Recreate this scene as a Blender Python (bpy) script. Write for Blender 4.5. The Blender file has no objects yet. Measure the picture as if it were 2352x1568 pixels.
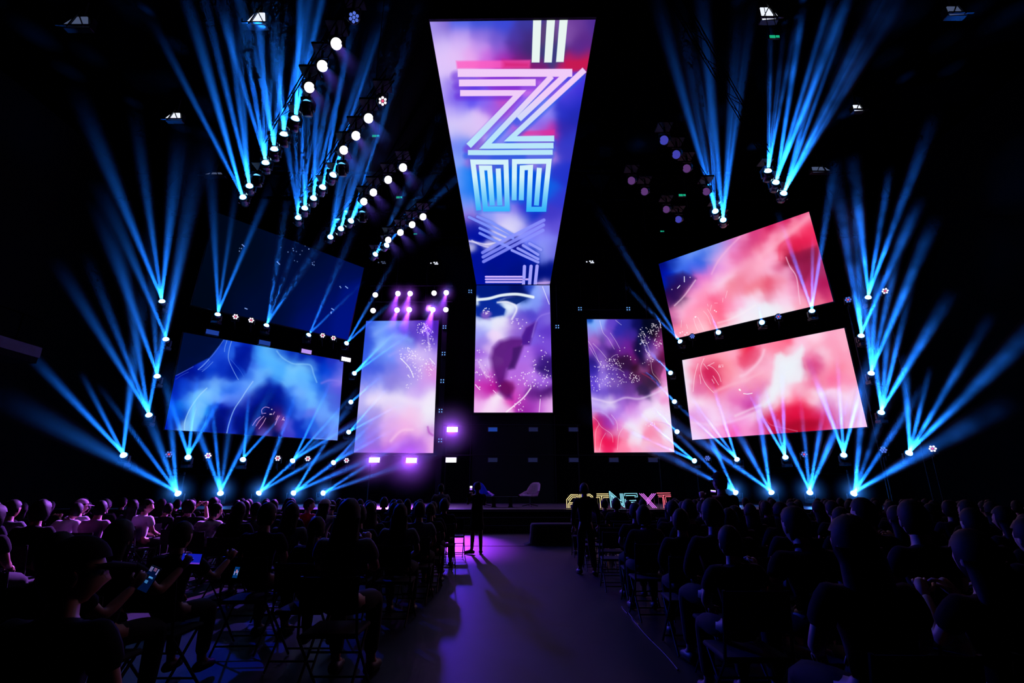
import bpy, bmesh, math, random
import numpy as np
from mathutils import Vector, Matrix, Euler

sc = bpy.context.scene
COL = sc.collection
random.seed(7)
PI = math.pi

# ------------------------------------------------------------------ camera, world, exposure
FPX, TILT, EYE = 1120.0, math.radians(16.98), 1.47
CT, ST = math.cos(TILT), math.sin(TILT)
cam_data = bpy.data.cameras.new('camera')
cam_data.sensor_width = 36.0
cam_data.lens = FPX / 2352 * 36.0
cam_data.clip_end = 200
cam_data.clip_start = 0.05
cam = bpy.data.objects.new('camera', cam_data)
COL.objects.link(cam)
cam.location = (0, 0, EYE)
cam.rotation_euler = (PI / 2 + TILT, 0, 0)
sc.camera = cam

world = bpy.data.worlds.new('hall_darkness')
sc.world = world
world.use_nodes = True
world.node_tree.nodes['Background'].inputs[0].default_value = (0.30, 0.55, 0.50, 1)
world.node_tree.nodes['Background'].inputs[1].default_value = 0.002

sc.view_settings.view_transform = 'Standard'
sc.view_settings.look = 'None'
sc.view_settings.exposure = 0.0
sc.view_settings.gamma = 1.0
sc.view_settings.use_curve_mapping = False
cy = sc.cycles
cy.use_denoising = True
cy.use_light_tree = True
cy.use_adaptive_sampling = True
cy.adaptive_threshold = 0.03
cy.adaptive_min_samples = 12
cy.max_bounces = 4
cy.diffuse_bounces = 2
cy.glossy_bounces = 2
cy.transmission_bounces = 2
cy.volume_bounces = 0
cy.volume_step_rate = 4.0
cy.volume_max_steps = 48
cy.transparent_max_bounces = 64
cy.sample_clamp_indirect = 3.0
cy.caustics_reflective = False
cy.caustics_refractive = False


def ray(x, y):
    v = 784.0 - y
    return (x - 1176.0, FPX * CT - v * ST, FPX * ST + v * CT)


def at_depth(x, y, d):
    """the point d metres in front of the camera's station that is seen at this place in the photograph"""
    r = ray(x, y)
    k = d / r[1]
    return Vector((r[0] * k, d, EYE + r[2] * k))


def at_height(x, y, z):
    r = ray(x, y)
    k = (z - EYE) / r[2]
    return Vector((r[0] * k, r[1] * k, z))


WX, WD = 10.2, 28.0            # where the two angled wings leave the back line of the stage


def at_wing(x, y, off=0.0):
    """on the vertical plane of the left or right wing of screens, off metres in front of it"""
    r = ray(x, y)
    sgn = 1 if r[0] > 0 else -1
    q = abs(r[0]) / r[1]
    c = WX + WD - off * 1.4142
    d = c / (1 + q)
    return at_depth(x, y, d)


def lin(c):
    if isinstance(c, str):
        c = [int(c[i:i + 2], 16) / 255 for i in (0, 2, 4)]
    return tuple(v / 12.92 if v <= 0.04045 else ((v + 0.055) / 1.055) ** 2.4 for v in c)


# ------------------------------------------------------------------ materials
def mat(name, color, rough=0.6, metal=0.0, grain=None, bump=0.0, spec=0.5, sheen=0.0, var=1.0):
    m = bpy.data.materials.new(name)
    m.use_nodes = True
    nt = m.node_tree
    b = nt.nodes['Principled BSDF']
    c = lin(color) if isinstance(color, str) else color
    b.inputs['Base Color'].default_value = (*c, 1)
    b.inputs['Roughness'].default_value = rough
    b.inputs['Metallic'].default_value = metal
    b.inputs['Specular IOR Level'].default_value = spec
    if sheen:
        b.inputs['Sheen Weight'].default_value = sheen
    if grain:
        tc = nt.nodes.new('ShaderNodeTexCoord')
        n = nt.nodes.new('ShaderNodeTexNoise')
        n.inputs['Scale'].default_value = grain
        n.inputs['Detail'].default_value = 3
        nt.links.new(tc.outputs['Object'], n.inputs['Vector'])
        r = nt.nodes.new('ShaderNodeValToRGB')
        r.color_ramp.elements[0].position = 0.3
        r.color_ramp.elements[0].color = (*[v * (1 - 0.25 * var) for v in c], 1)
        r.color_ramp.elements[1].position = 0.7
        r.color_ramp.elements[1].color = (*[min(1, v * (1 + 0.2 * var)) for v in c], 1)
        nt.links.new(n.outputs['Fac'], r.inputs['Fac'])
        nt.links.new(r.outputs['Color'], b.inputs['Base Color'])
        if bump:
            bp = nt.nodes.new('ShaderNodeBump')
            bp.inputs['Strength'].default_value = bump
            bp.inputs['Distance'].default_value = 0.01
            nt.links.new(n.outputs['Fac'], bp.inputs['Height'])
            nt.links.new(bp.outputs['Normal'], b.inputs['Normal'])
    return m


def glow(name, color, strength):
    m = bpy.data.materials.new(name)
    m.use_nodes = True
    nt = m.node_tree
    nt.nodes.remove(nt.nodes['Principled BSDF'])
    e = nt.nodes.new('ShaderNodeEmission')
    c = lin(color) if isinstance(color, str) else color
    e.inputs[0].default_value = (*c, 1)
    e.inputs[1].default_value = strength
    nt.links.new(e.outputs[0], nt.nodes['Material Output'].inputs['Surface'])
    m.cycles.emission_sampling = 'NONE'
    return m


def haze_mat(name, density, shape, patch=0.0):
    """thin haze that thins out towards the end of a beam (shape 'beam', along Z from 0 to 1) or away from a lamp (shape 'puff')"""
    m = bpy.data.materials.new(name)
    m.use_nodes = True
    nt = m.node_tree
    nt.nodes.remove(nt.nodes['Principled BSDF'])
    v = nt.nodes.new('ShaderNodeVolumeScatter')
    v.inputs['Color'].default_value = (1, 1, 1, 1)
    v.inputs['Anisotropy'].default_value = 0.0
    tc = nt.nodes.new('ShaderNodeTexCoord')

    def math_(op, a, b=None):
        n = nt.nodes.new('ShaderNodeMath'); n.operation = op
        for i, x in enumerate((a, b)):
            if x is None: continue
            if isinstance(x, (int, float)): n.inputs[i].default_value = x
            else: nt.links.new(x, n.inputs[i])
        n.use_clamp = op == 'SUBTRACT'
        return n.outputs[0]
    if shape == 'beam':
        sp = nt.nodes.new('ShaderNodeSeparateXYZ')
        nt.links.new(tc.outputs['Object'], sp.inputs[0])
        t = sp.outputs['Z']
    else:
        ln = nt.nodes.new('ShaderNodeVectorMath'); ln.operation = 'LENGTH'
        nt.links.new(tc.outputs['Object'], ln.inputs[0])
        t = ln.outputs['Value']
    d = math_('MULTIPLY', math_('POWER', math_('SUBTRACT', 1.0, t), 1.6 if shape == 'beam' else 3.0), density)
    if patch:
        ge = nt.nodes.new('ShaderNodeNewGeometry')
        n = nt.nodes.new('ShaderNodeTexNoise'); n.inputs['Scale'].default_value = 0.9; n.inputs['Detail'].default_value = 2
        nt.links.new(ge.outputs['Position'], n.inputs['Vector'])
        k = math_('POWER', math_('MULTIPLY', n.outputs['Fac'], 2.0), patch)
        d = math_('MULTIPLY', d, k)
    nt.links.new(d, v.inputs['Density'])
    m.cycles.volume_sampling = 'EQUIANGULAR'
    nt.links.new(v.outputs[0], nt.nodes['Material Output'].inputs['Volume'])
    return m


# ------------------------------------------------------------------ objects
def tag(o, label=None, cat=None, group=None, kind=None):
    if label: o['label'] = label
    if cat: o['category'] = cat
    if group: o['group'] = group
    if kind: o['kind'] = kind
    return o


def empty(name, loc, label, cat, group=None, rot=(0, 0, 0)):
    o = bpy.data.objects.new(name, None)
    o.empty_display_size = 0.1
    COL.objects.link(o)
    o.location = loc
    o.rotation_euler = rot
    return tag(o, label, cat, group, 'thing')


def obj(name, data, m=None, parent=None, loc=None, rot=None, label=None):
    if isinstance(data, bmesh.types.BMesh):
        me = bpy.data.meshes.new(name)
        data.to_mesh(me)
        data.free()
    else:
        me = data
    if m is not None and not me.materials:
        me.materials.append(m)
    o = bpy.data.objects.new(name, me)
    COL.objects.link(o)
    if parent is not None:
        o.parent = parent
    if loc is not None:
        o.location = loc
    if rot is not None:
        o.rotation_euler = rot
    if label:
        o['label'] = label
    return o


def mesh_of(bm, name, m):
    me = bpy.data.meshes.new(name)
    bm.to_mesh(me)
    bm.free()
    me.materials.append(m)
    return me


def smooth(me, on=True):
    for p in me.polygons:
        p.use_smooth = on
    return me


def box(bm, c, s, rot=None, bevel=0.0):
    r = bmesh.ops.create_cube(bm, size=1.0)
    vs = r['verts']
    bmesh.ops.scale(bm, vec=Vector(s), verts=vs)
    if bevel:
        es = list({e for v in vs for e in v.link_edges})
        rb = bmesh.ops.bevel(bm, geom=es, offset=bevel, segments=1, affect='EDGES', profile=0.5)
        vs = list({v for f in rb['faces'] for v in f.verts} | {v for v in vs if v.is_valid})
    M = Matrix.Translation(Vector(c))
    if rot is not None:
        M = M @ (rot if isinstance(rot, Matrix) else Euler(rot).to_matrix().to_4x4())
    bmesh.ops.transform(bm, matrix=M, verts=vs)
    return vs


def tube(bm, pts, rad, seg=8, cap=True):
    """sweep a round section along a polyline; rad may be one number or one per point"""
    pts = [Vector(p) for p in pts]
    n = len(pts)
    rads = rad if isinstance(rad, (list, tuple)) else [rad] * n
    rings = []
    up = Vector((0, 0, 1))
    prev = None
    for i, p in enumerate(pts):
        if i == 0: t = pts[1] - p
        elif i == n - 1: t = p - pts[i - 1]
        else: t = (pts[i + 1] - p).normalized() + (p - pts[i - 1]).normalized()
        t = t.normalized() if t.length > 1e-9 else Vector((0, 0, 1))
        if prev is None:
            a = t.orthogonal().normalized()
        else:
            a = (prev - t * prev.dot(t))
            a = a.normalized() if a.length > 1e-6 else t.orthogonal().normalized()
        prev = a
        b = t.cross(a)
        rings.append([bm.verts.new(p + (a * math.cos(2 * PI * k / seg) + b * math.sin(2 * PI * k / seg)) * rads[i]) for k in range(seg)])
    for i in range(n - 1):
        for k in range(seg):
            bm.faces.new((rings[i][k], rings[i][(k + 1) % seg], rings[i + 1][(k + 1) % seg], rings[i + 1][k]))
    if cap:
        bm.faces.new(list(reversed(rings[0])))
        bm.faces.new(rings[-1])


def lathe(bm, prof, seg=16, axis='Z'):
    """spin (radius, height) pairs about an axis"""
    rings = []
    for r, h in prof:
        ring = []
        for k in range(seg):
            a = 2 * PI * k / seg
            p = (r * math.cos(a), r * math.sin(a), h)
            if axis == 'Y': p = (p[0], p[2], p[1])
            ring.append(bm.verts.new(p))
        rings.append(ring)
    for i in range(len(rings) - 1):
        for k in range(seg):
            f = (rings[i][k], rings[i][(k + 1) % seg], rings[i + 1][(k + 1) % seg], rings[i + 1][k])
            bm.faces.new(f if axis == 'Z' else tuple(reversed(f)))
    bm.faces.new(list(reversed(rings[0])) if axis == 'Z' else rings[0])
    bm.faces.new(rings[-1] if axis == 'Z' else list(reversed(rings[-1])))


def aim(v):
    """rotation that turns +Z onto v"""
    return Vector(v).to_track_quat('Z', 'Y')


ORD = ['first', 'second', 'third', 'fourth', 'fifth', 'sixth', 'seventh', 'eighth', 'ninth', 'tenth', 'eleventh', 'twelfth', 'thirteenth', 'fourteenth', 'fifteenth', 'sixteenth']

# ------------------------------------------------------------------ shared materials
M = {
    'floor': mat('dark_vinyl_floor', '17171f', 0.5, grain=3.0, bump=0.05, spec=0.25),
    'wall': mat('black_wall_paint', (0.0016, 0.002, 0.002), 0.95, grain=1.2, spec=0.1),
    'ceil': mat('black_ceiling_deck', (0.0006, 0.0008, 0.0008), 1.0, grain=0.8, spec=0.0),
    'deck': mat('dark_stage_deck', '56555e', 0.4, grain=2.0, var=0.5),
    'riser': mat('black_stage_cloth', '0b0b0d', 0.85, grain=30),
    'nosing': mat('worn_metal_nosing', '6a6a70', 0.35, 0.8, grain=20),
    'black': mat('black_powder_coat', '101113', 0.5, 0.0, grain=40),
    'steel': mat('blackened_steel', (0.004, 0.0042, 0.0045), 0.6, 0.0, grain=25, spec=0.25),
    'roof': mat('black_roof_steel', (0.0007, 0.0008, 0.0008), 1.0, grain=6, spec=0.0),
    'alu': mat('brushed_aluminium', '8a8c90', 0.3, 1.0, grain=60),
    'plastic': mat('fixture_plastic', '24272b', 0.3, 0.0, grain=50, spec=0.7),
    'cloth': mat('black_drape', '08080a', 0.95, grain=14, bump=0.4),
    'chair': mat('black_chair_fabric', '0a0a0b', 0.85, grain=80),
    'shell': mat('pale_chair_shell', 'd8b8d0', 0.45, grain=30),
    'shell_b': mat('blue_chair_shell', '2a4ad0', 0.45, grain=30),
    'wood': mat('dark_table_top', '1a1416', 0.3, grain=10),
    'rubber': mat('black_rubber', '070707', 0.6, grain=40),
    'strip': mat('shiny_cable_cover', '9090a0', 0.2, 0.9, grain=12),
    'phone': mat('black_phone_shell', '0a0a0c', 0.25, grain=60),
    'lens_off': mat('unlit_lens_glass', '30343c', 0.12, 0.0, grain=90, spec=0.9),
}
EM = {
    'lens': glow('lit_beam_lens', (0.55, 0.9, 1.0), 9.0),
    'lens_dim': glow('dim_beam_lens', (0.12, 0.5, 1.0), 1.6),
    'ring': glow('lens_rim_glow', (0.0, 0.25, 0.85), 0.55),
    'wash': glow('lit_wash_lens', (1.0, 0.93, 1.0), 4.0),
    'par': glow('lit_par_cells', (0.95, 0.85, 1.0), 1.3),
    'par_blue': glow('dim_blue_par_cells', (0.10, 0.18, 0.75), 0.9),
    'par_red': glow('red_par_cell', (1.0, 0.10, 0.25), 0.9),
    'blind': glow('lit_blinder_face', (1.0, 0.95, 1.0), 5.0),
    'blind_b': glow('dim_blue_blinder_face', (0.012, 0.045, 0.30), 1.0),
    'blind_p': glow('lavender_blinder_face', (0.50, 0.30, 0.90), 1.0),
    'blind_o': glow('sleeping_blinder_face', (0.010, 0.012, 0.05), 1.0),
    'exit': glow('green_exit_pane', (0.01, 0.45, 0.22), 0.9),
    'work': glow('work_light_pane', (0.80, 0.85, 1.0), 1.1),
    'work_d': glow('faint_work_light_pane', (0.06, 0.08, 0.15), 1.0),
    'specks': glow('tiny_indicator', (0.15, 0.45, 1.0), 1.0),
}
HAZE = haze_mat('stage_haze', 0.20, 'beam')
HAZE_SMOKE = haze_mat('drifting_smoke', 0.42, 'beam', 2.2)
HAZE_THIN = haze_mat('thin_stage_haze', 0.05, 'beam')
HAZE_NEAR = haze_mat('bloom_haze', 0.5, 'puff')

# ------------------------------------------------------------------ the hall
RX, Y0, Y1, RZ = 21.0, -7.0, 31.0, 18.0


def struct(name, c, s, m):
    bm = bmesh.new()
    box(bm, c, s)
    return tag(obj(name, bm, m), kind='structure')


struct('floor', (0, (Y0 + Y1) / 2, -0.1), (2 * RX, Y1 - Y0, 0.2), M['floor'])
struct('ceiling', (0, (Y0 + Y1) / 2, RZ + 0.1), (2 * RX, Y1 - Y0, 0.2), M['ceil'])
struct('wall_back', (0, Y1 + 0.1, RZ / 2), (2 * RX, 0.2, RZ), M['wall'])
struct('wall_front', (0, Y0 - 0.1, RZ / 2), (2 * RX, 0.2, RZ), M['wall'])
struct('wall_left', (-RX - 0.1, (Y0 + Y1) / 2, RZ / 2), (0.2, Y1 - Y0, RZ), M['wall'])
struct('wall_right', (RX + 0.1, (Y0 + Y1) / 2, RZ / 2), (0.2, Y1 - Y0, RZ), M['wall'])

# floor joint across the hall in front of the stage, and the balcony along the left wall
struct('trim_1', (0.2, 14.55, 0.004), (9.0, 0.045, 0.008), M['rubber'])
struct('trim_2', (-18.6, 5.2, 5.75), (4.6, 22.0, 0.25), M['wall'])
struct('trim_3', (-16.3, 5.2, 6.0), (0.12, 22.0, 0.36), mat('balcony_fascia', '1c1a38', 0.6, grain=4))
bm = bmesh.new()
for k in range(12):
    tube(bm, [(-16.3, -4.5 + k * 1.8, 6.17), (-16.3, -4.5 + k * 1.8, 7.1)], 0.025, 6)
tube(bm, [(-16.3, -5.5, 7.1), (-16.3, 16, 7.1)], 0.03, 6)
tag(obj('trim_4', bm, M['roof']), kind='structure')

# ------------------------------------------------------------------ stage
SZ = 0.78
stage = empty('stage', (0, 19.4, 0), 'wide low black stage with two steps along its front edge', 'stage')
bm = bmesh.new(); box(bm, (0, 5.3, SZ - 0.04), (36, 10.6, 0.08)); obj('stage_deck', bm, M['deck'], stage)
bm = bmesh.new(); box(bm, (0, 5.3, (SZ - 0.08) / 2), (36, 10.5, SZ - 0.08)); obj('skirt', bm, M['riser'], stage)
for k, z in enumerate((0.26, 0.52)):
    y = -0.70 + 0.35 * k
    bm = bmesh.new(); box(bm, (0, y + 0.175 + 0.175 * (1 - k), z / 2 - 0.005), (24, 0.35 + 0.35 * (1 - k), z - 0.01))
    if k: bm.clear(); box(bm, (0, y + 0.175, z - 0.135), (24, 0.35, 0.25))
    st = obj('step', bm, M['riser'], stage)
    bm = bmesh.new(); box(bm, (0, y + 0.02, z + 0.003), (24, 0.045, 0.012)); obj('nosing', bm, M['nosing'], st)
bm = bmesh.new(); box(bm, (0, 0.02, SZ + 0.004), (36, 0.05, 0.010)); obj('edge_strip', bm, M['nosing'], stage)

# black masking flat under the centre screen and the two thin posts beside it
fl = empty('masking_flat', (0.05, 28.6, SZ + 0.002), 'tall black masking flat standing under the centre screen', 'stage flat')
bm = bmesh.new(); box(bm, (0, 0, 2.45), (4.7, 0.12, 4.9)); obj('panel', bm, M['cloth'], fl)
for s in (-1, 1):
    bm = bmesh.new(); tube(bm, [(s * 2.42, -0.1, 0), (s * 2.42, -0.1, 4.9)], 0.035, 8); obj('post', bm, M['steel'], fl)

# ------------------------------------------------------------------ screen pictures (drawn here, shown by the LED walls)
class Painter:
    """draws what an LED wall shows: soft fields of colour, folds, threads and sparks"""
    def __init__(s, PX, PY):
        s.PX, s.PY = PX, PY
        s.img = np.zeros(PX.shape + (3,), np.float32)

    def frame(s, ox, oy, k):
        s.X = (s.PX - ox) * k
        s.Y = (s.PY - oy) * k
        s.k = k

    def warp(s, amp, scale, seed):
        rng = np.random.RandomState(seed)
        dx = np.zeros_like(s.X); dy = np.zeros_like(s.X)
        for o in range(5):
            f = 2 ** (o * 0.6) / scale
            a = rng.uniform(0, 2 * PI, 4)
            th = rng.uniform(0, 2 * PI, 2)
            dx += amp / (1 + o) * np.sin((s.X * math.cos(th[0]) + s.Y * math.sin(th[0])) * f + a[0] + 1.3 * np.sin(s.Y * f * 0.7 + a[1]))
            dy += amp / (1 + o) * np.sin((s.X * math.cos(th[1]) + s.Y * math.sin(th[1])) * f + a[2] + 1.3 * np.sin(s.X * f * 0.7 + a[3]))
        s.WX, s.WY = s.X + dx, s.Y + dy

    def field(s, pts, sigma):
        num = np.zeros_like(s.img); den = np.zeros_like(s.X) + 1e-12
        for p in pts:
            x, y, c = p[:3]
            sg = sigma * (p[3] if len(p) > 3 else 1.0)
            d2 = (s.WX - x) ** 2 + (s.WY - y) ** 2
            w = np.exp(-d2 / (2 * sg * sg)) + 1e-3 / (1 + d2 / (sg * sg)) ** 2
            col = [int(c[i:i + 2], 16) / 255 for i in (0, 2, 4)]
            num += w[..., None] * np.array(col, np.float32); den += w
        s.img = (num / den[..., None]).astype(np.float32)

    def mix(s, a, c):
        col = np.array([int(c[i:i + 2], 16) / 255 for i in (0, 2, 4)], np.float32)
        a = np.clip(a, 0, 1)[..., None]
        s.img = s.img * (1 - a) + col * a

    def blob(s, x, y, rx, ry, rot, c, al=1.0, soft=0.5):
        ca, sa = math.cos(math.radians(rot)), math.sin(math.radians(rot))
        dx, dy = s.WX - x, s.WY - y
        u, v = (dx * ca + dy * sa) / rx, (-dx * sa + dy * ca) / ry
        r = np.sqrt(u * u + v * v)
        t = np.clip((1 + soft - r) / (2 * soft), 0, 1)
        s.mix(al * t * t * (3 - 2 * t), c)

    def seg(s, a, b):
        ax, ay = a; bx, by = b
        dx, dy = bx - ax, by - ay
        L = dx * dx + dy * dy + 1e-9
        t = np.clip(((s.X - ax) * dx + (s.Y - ay) * dy) / L, 0, 1)
        return np.hypot(s.X - ax - t * dx, s.Y - ay - t * dy)

    def line(s, pts, w, c, al=1.0, soft=0.35, curve=True):
        if curve and len(pts) > 2:
            q = []
            P = [pts[0]] + list(pts) + [pts[-1]]
            for i in range(1, len(P) - 2):
                for k in range(6):
                    t = k / 6
                    q.append(tuple(0.5 * (2 * P[i][j] + (P[i + 1][j] - P[i - 1][j]) * t + (2 * P[i - 1][j] - 5 * P[i][j] + 4 * P[i + 1][j] - P[i + 2][j]) * t * t + (3 * P[i][j] - P[i - 1][j] - 3 * P[i + 1][j] + P[i + 2][j]) * t ** 3) for j in (0, 1)))
            q.append(pts[-1]); pts = q
        d = np.full_like(s.X, 1e9)
        for a, b in zip(pts[:-1], pts[1:]):
            d = np.minimum(d, s.seg(a, b))
        h = w / 2
        if soft < 0.55: s.mix(al * np.clip((h * (1 + soft) - d) / (2 * h * soft + 1e-6), 0, 1), c)
        else: s.mix(al * np.exp(-(d / (h * (0.55 + 0.5 * soft))) ** 2), c)

    def bar(s, pts, w, soft=2.5):
        """coverage of a neon bar with sharp mitred corners"""
        h = w / 2
        L, Rr = [], []
        n = len(pts)
        for i in range(n):
            d0 = np.array(pts[i]) - np.array(pts[i - 1]) if i else None
            d1 = np.array(pts[i + 1]) - np.array(pts[i]) if i < n - 1 else None
            a = d0 if d0 is not None else d1
            b = d1 if d1 is not None else d0
            a = a / np.hypot(*a); b = b / np.hypot(*b)
            m = np.array([-(a[1] + b[1]), a[0] + b[0]]); m = m / (np.hypot(*m) + 1e-9)
            k = h / max(0.42, m.dot([-b[1], b[0]]))
            L.append(tuple(np.array(pts[i]) + m * k)); Rr.append(tuple(np.array(pts[i]) - m * k))
        return s.cover(L + Rr[::-1], soft)

    def cover(s, pts, soft):
        inside = np.zeros(s.X.shape, bool)
        d = np.full_like(s.X, 1e9)
        n = len(pts)
        for i in range(n):
            (ax, ay), (bx, by) = pts[i], pts[(i + 1) % n]
            inside ^= ((ay > s.Y) != (by > s.Y)) & (s.X < (bx - ax) * (s.Y - ay) / (by - ay + 1e-9) + ax)
            d = np.minimum(d, s.seg((ax, ay), (bx, by)))
        return np.clip(0.5 + np.where(inside, d, -d) / (2 * soft), 0, 1)

    def poly(s, pts, c, soft=8.0, al=1.0):
        s.mix(al * s.cover(pts, soft), c)

    def sparks(s, seed, regions, c='fff4ff', size=4.0):
        rng = np.random.RandomState(seed)
        for (x, y, rx, ry, n) in regions:
            for _ in range(n):
                a, r = rng.uniform(0, 2 * PI), math.sqrt(rng.uniform())
                px, py = x + rx * r * math.cos(a), y + ry * r * math.sin(a)
                d = np.hypot(s.X - px, s.Y - py)
                s.mix(rng.uniform(0.5, 1) * np.clip(1.5 - d / size, 0, 1), c)

    def threads(s, lines, w=5, c='fff0fa', al=0.6):
        for l in lines:
            s.line(l, w * 0.85, c, al, 0.7)


def screen_image(name, P, paint, k=1.7):
    """P: four world corners (top left, top right, bottom right, bottom left)"""
    def pix(p):
        dx, dy, dz = p.x, p.y, p.z - EYE
        f = dy * CT + dz * ST
        v = (-dy * ST + dz * CT) / f * FPX
        return 1176 + dx / f * FPX, 784 - v
    q = [pix(p) for p in P]
    W = int(max(abs(q[1][0] - q[0][0]), abs(q[2][0] - q[3][0])) * k)
    H = int(max(abs(q[3][1] - q[0][1]), abs(q[2][1] - q[1][1])) * k)
    u = (np.arange(W) + 0.5) / W
    v = 1 - (np.arange(H) + 0.5) / H          # row 0 of an image is its bottom row
    U, V = np.meshgrid(u, v)                   # V: 0 at the top edge
    c = [np.array(p) for p in P]
    pts = ((1 - U) * (1 - V))[..., None] * c[0] + (U * (1 - V))[..., None] * c[1] + (U * V)[..., None] * c[2] + ((1 - U) * V)[..., None] * c[3]
    dy, dz = pts[..., 1], pts[..., 2] - EYE
    f = dy * CT + dz * ST
    pa = Painter((1176 + pts[..., 0] / f * FPX).astype(np.float32), (784 - (-dy * ST + dz * CT) / f * FPX).astype(np.float32))
    paint(pa)
    im = bpy.data.images.new(name, W, H, alpha=False, float_buffer=False)
    out = np.ones((H, W, 4), np.float32)
    out[..., :3] = np.clip(pa.img, 0, 1)
    im.pixels.foreach_set(out.ravel())
    im.update()
    im.pack()
    return im


def screen_material(name, im, strength):
    m = bpy.data.materials.new(name)
    m.use_nodes = True
    nt = m.node_tree
    nt.nodes.remove(nt.nodes['Principled BSDF'])
    t = nt.nodes.new('ShaderNodeTexImage'); t.image = im; t.extension = 'EXTEND'
    e = nt.nodes.new('ShaderNodeEmission'); e.inputs[1].default_value = strength
    nt.links.new(t.outputs[0], e.inputs[0])
    nt.links.new(e.outputs[0], nt.nodes['Material Output'].inputs['Surface'])
    return m


def led_screen(name, P, paint, label, strength=1.0, cables=True, thick=0.14):
    """a flat LED wall: lit face, black housing behind it with a narrow rim, cables up to the roof"""
    P = [Vector(p) for p in P]
    n = (P[2] - P[0]).cross(P[3] - P[1]).normalized()
    cen = sum(P, Vector()) / 4
    if n.dot(cen - Vector((0, 0, EYE))) < 0: n = -n      # n points away from the audience
    root = empty(name, cen, label, 'screen')
    im = screen_image(name + '_picture', P, paint)
    L = [p - cen for p in P]
    me = bpy.data.meshes.new('display')
    me.from_pydata([tuple(p) for p in L], [], [(0, 3, 2, 1)])
    uv = me.uv_layers.new()
    for li, (a, b) in enumerate([(0, 1), (0, 0), (1, 0), (1, 1)]):
        uv.data[li].uv = (a, b)
    me.materials.append(screen_material(name + '_light', im, strength))
    obj('display', me, None, root)
    E = [p + (p.normalized()) * 0.07 for p in L]
    bm = bmesh.new()
    fr = [bm.verts.new(p + n * 0.012) for p in E]
    bk = [bm.verts.new(p + n * (0.012 + thick)) for p in E]
    bm.faces.new(fr); bm.faces.new(list(reversed(bk)))
    for i in range(4):
        bm.faces.new((fr[i], bk[i], bk[(i + 1) % 4], fr[(i + 1) % 4]))
    bmesh.ops.recalc_face_normals(bm, faces=bm.faces)
    obj('housing', bm, M['black'], root)
    if cables:
        for a in (0.18, 0.82):
            p = L[0].lerp(L[1], a) + n * 0.08
            bm = bmesh.new(); tube(bm, [p, Vector((p.x, p.y, RZ - cen.z))], 0.012, 6)
            obj('hanging_cable', bm, M['steel'], root)
    return root


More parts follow.
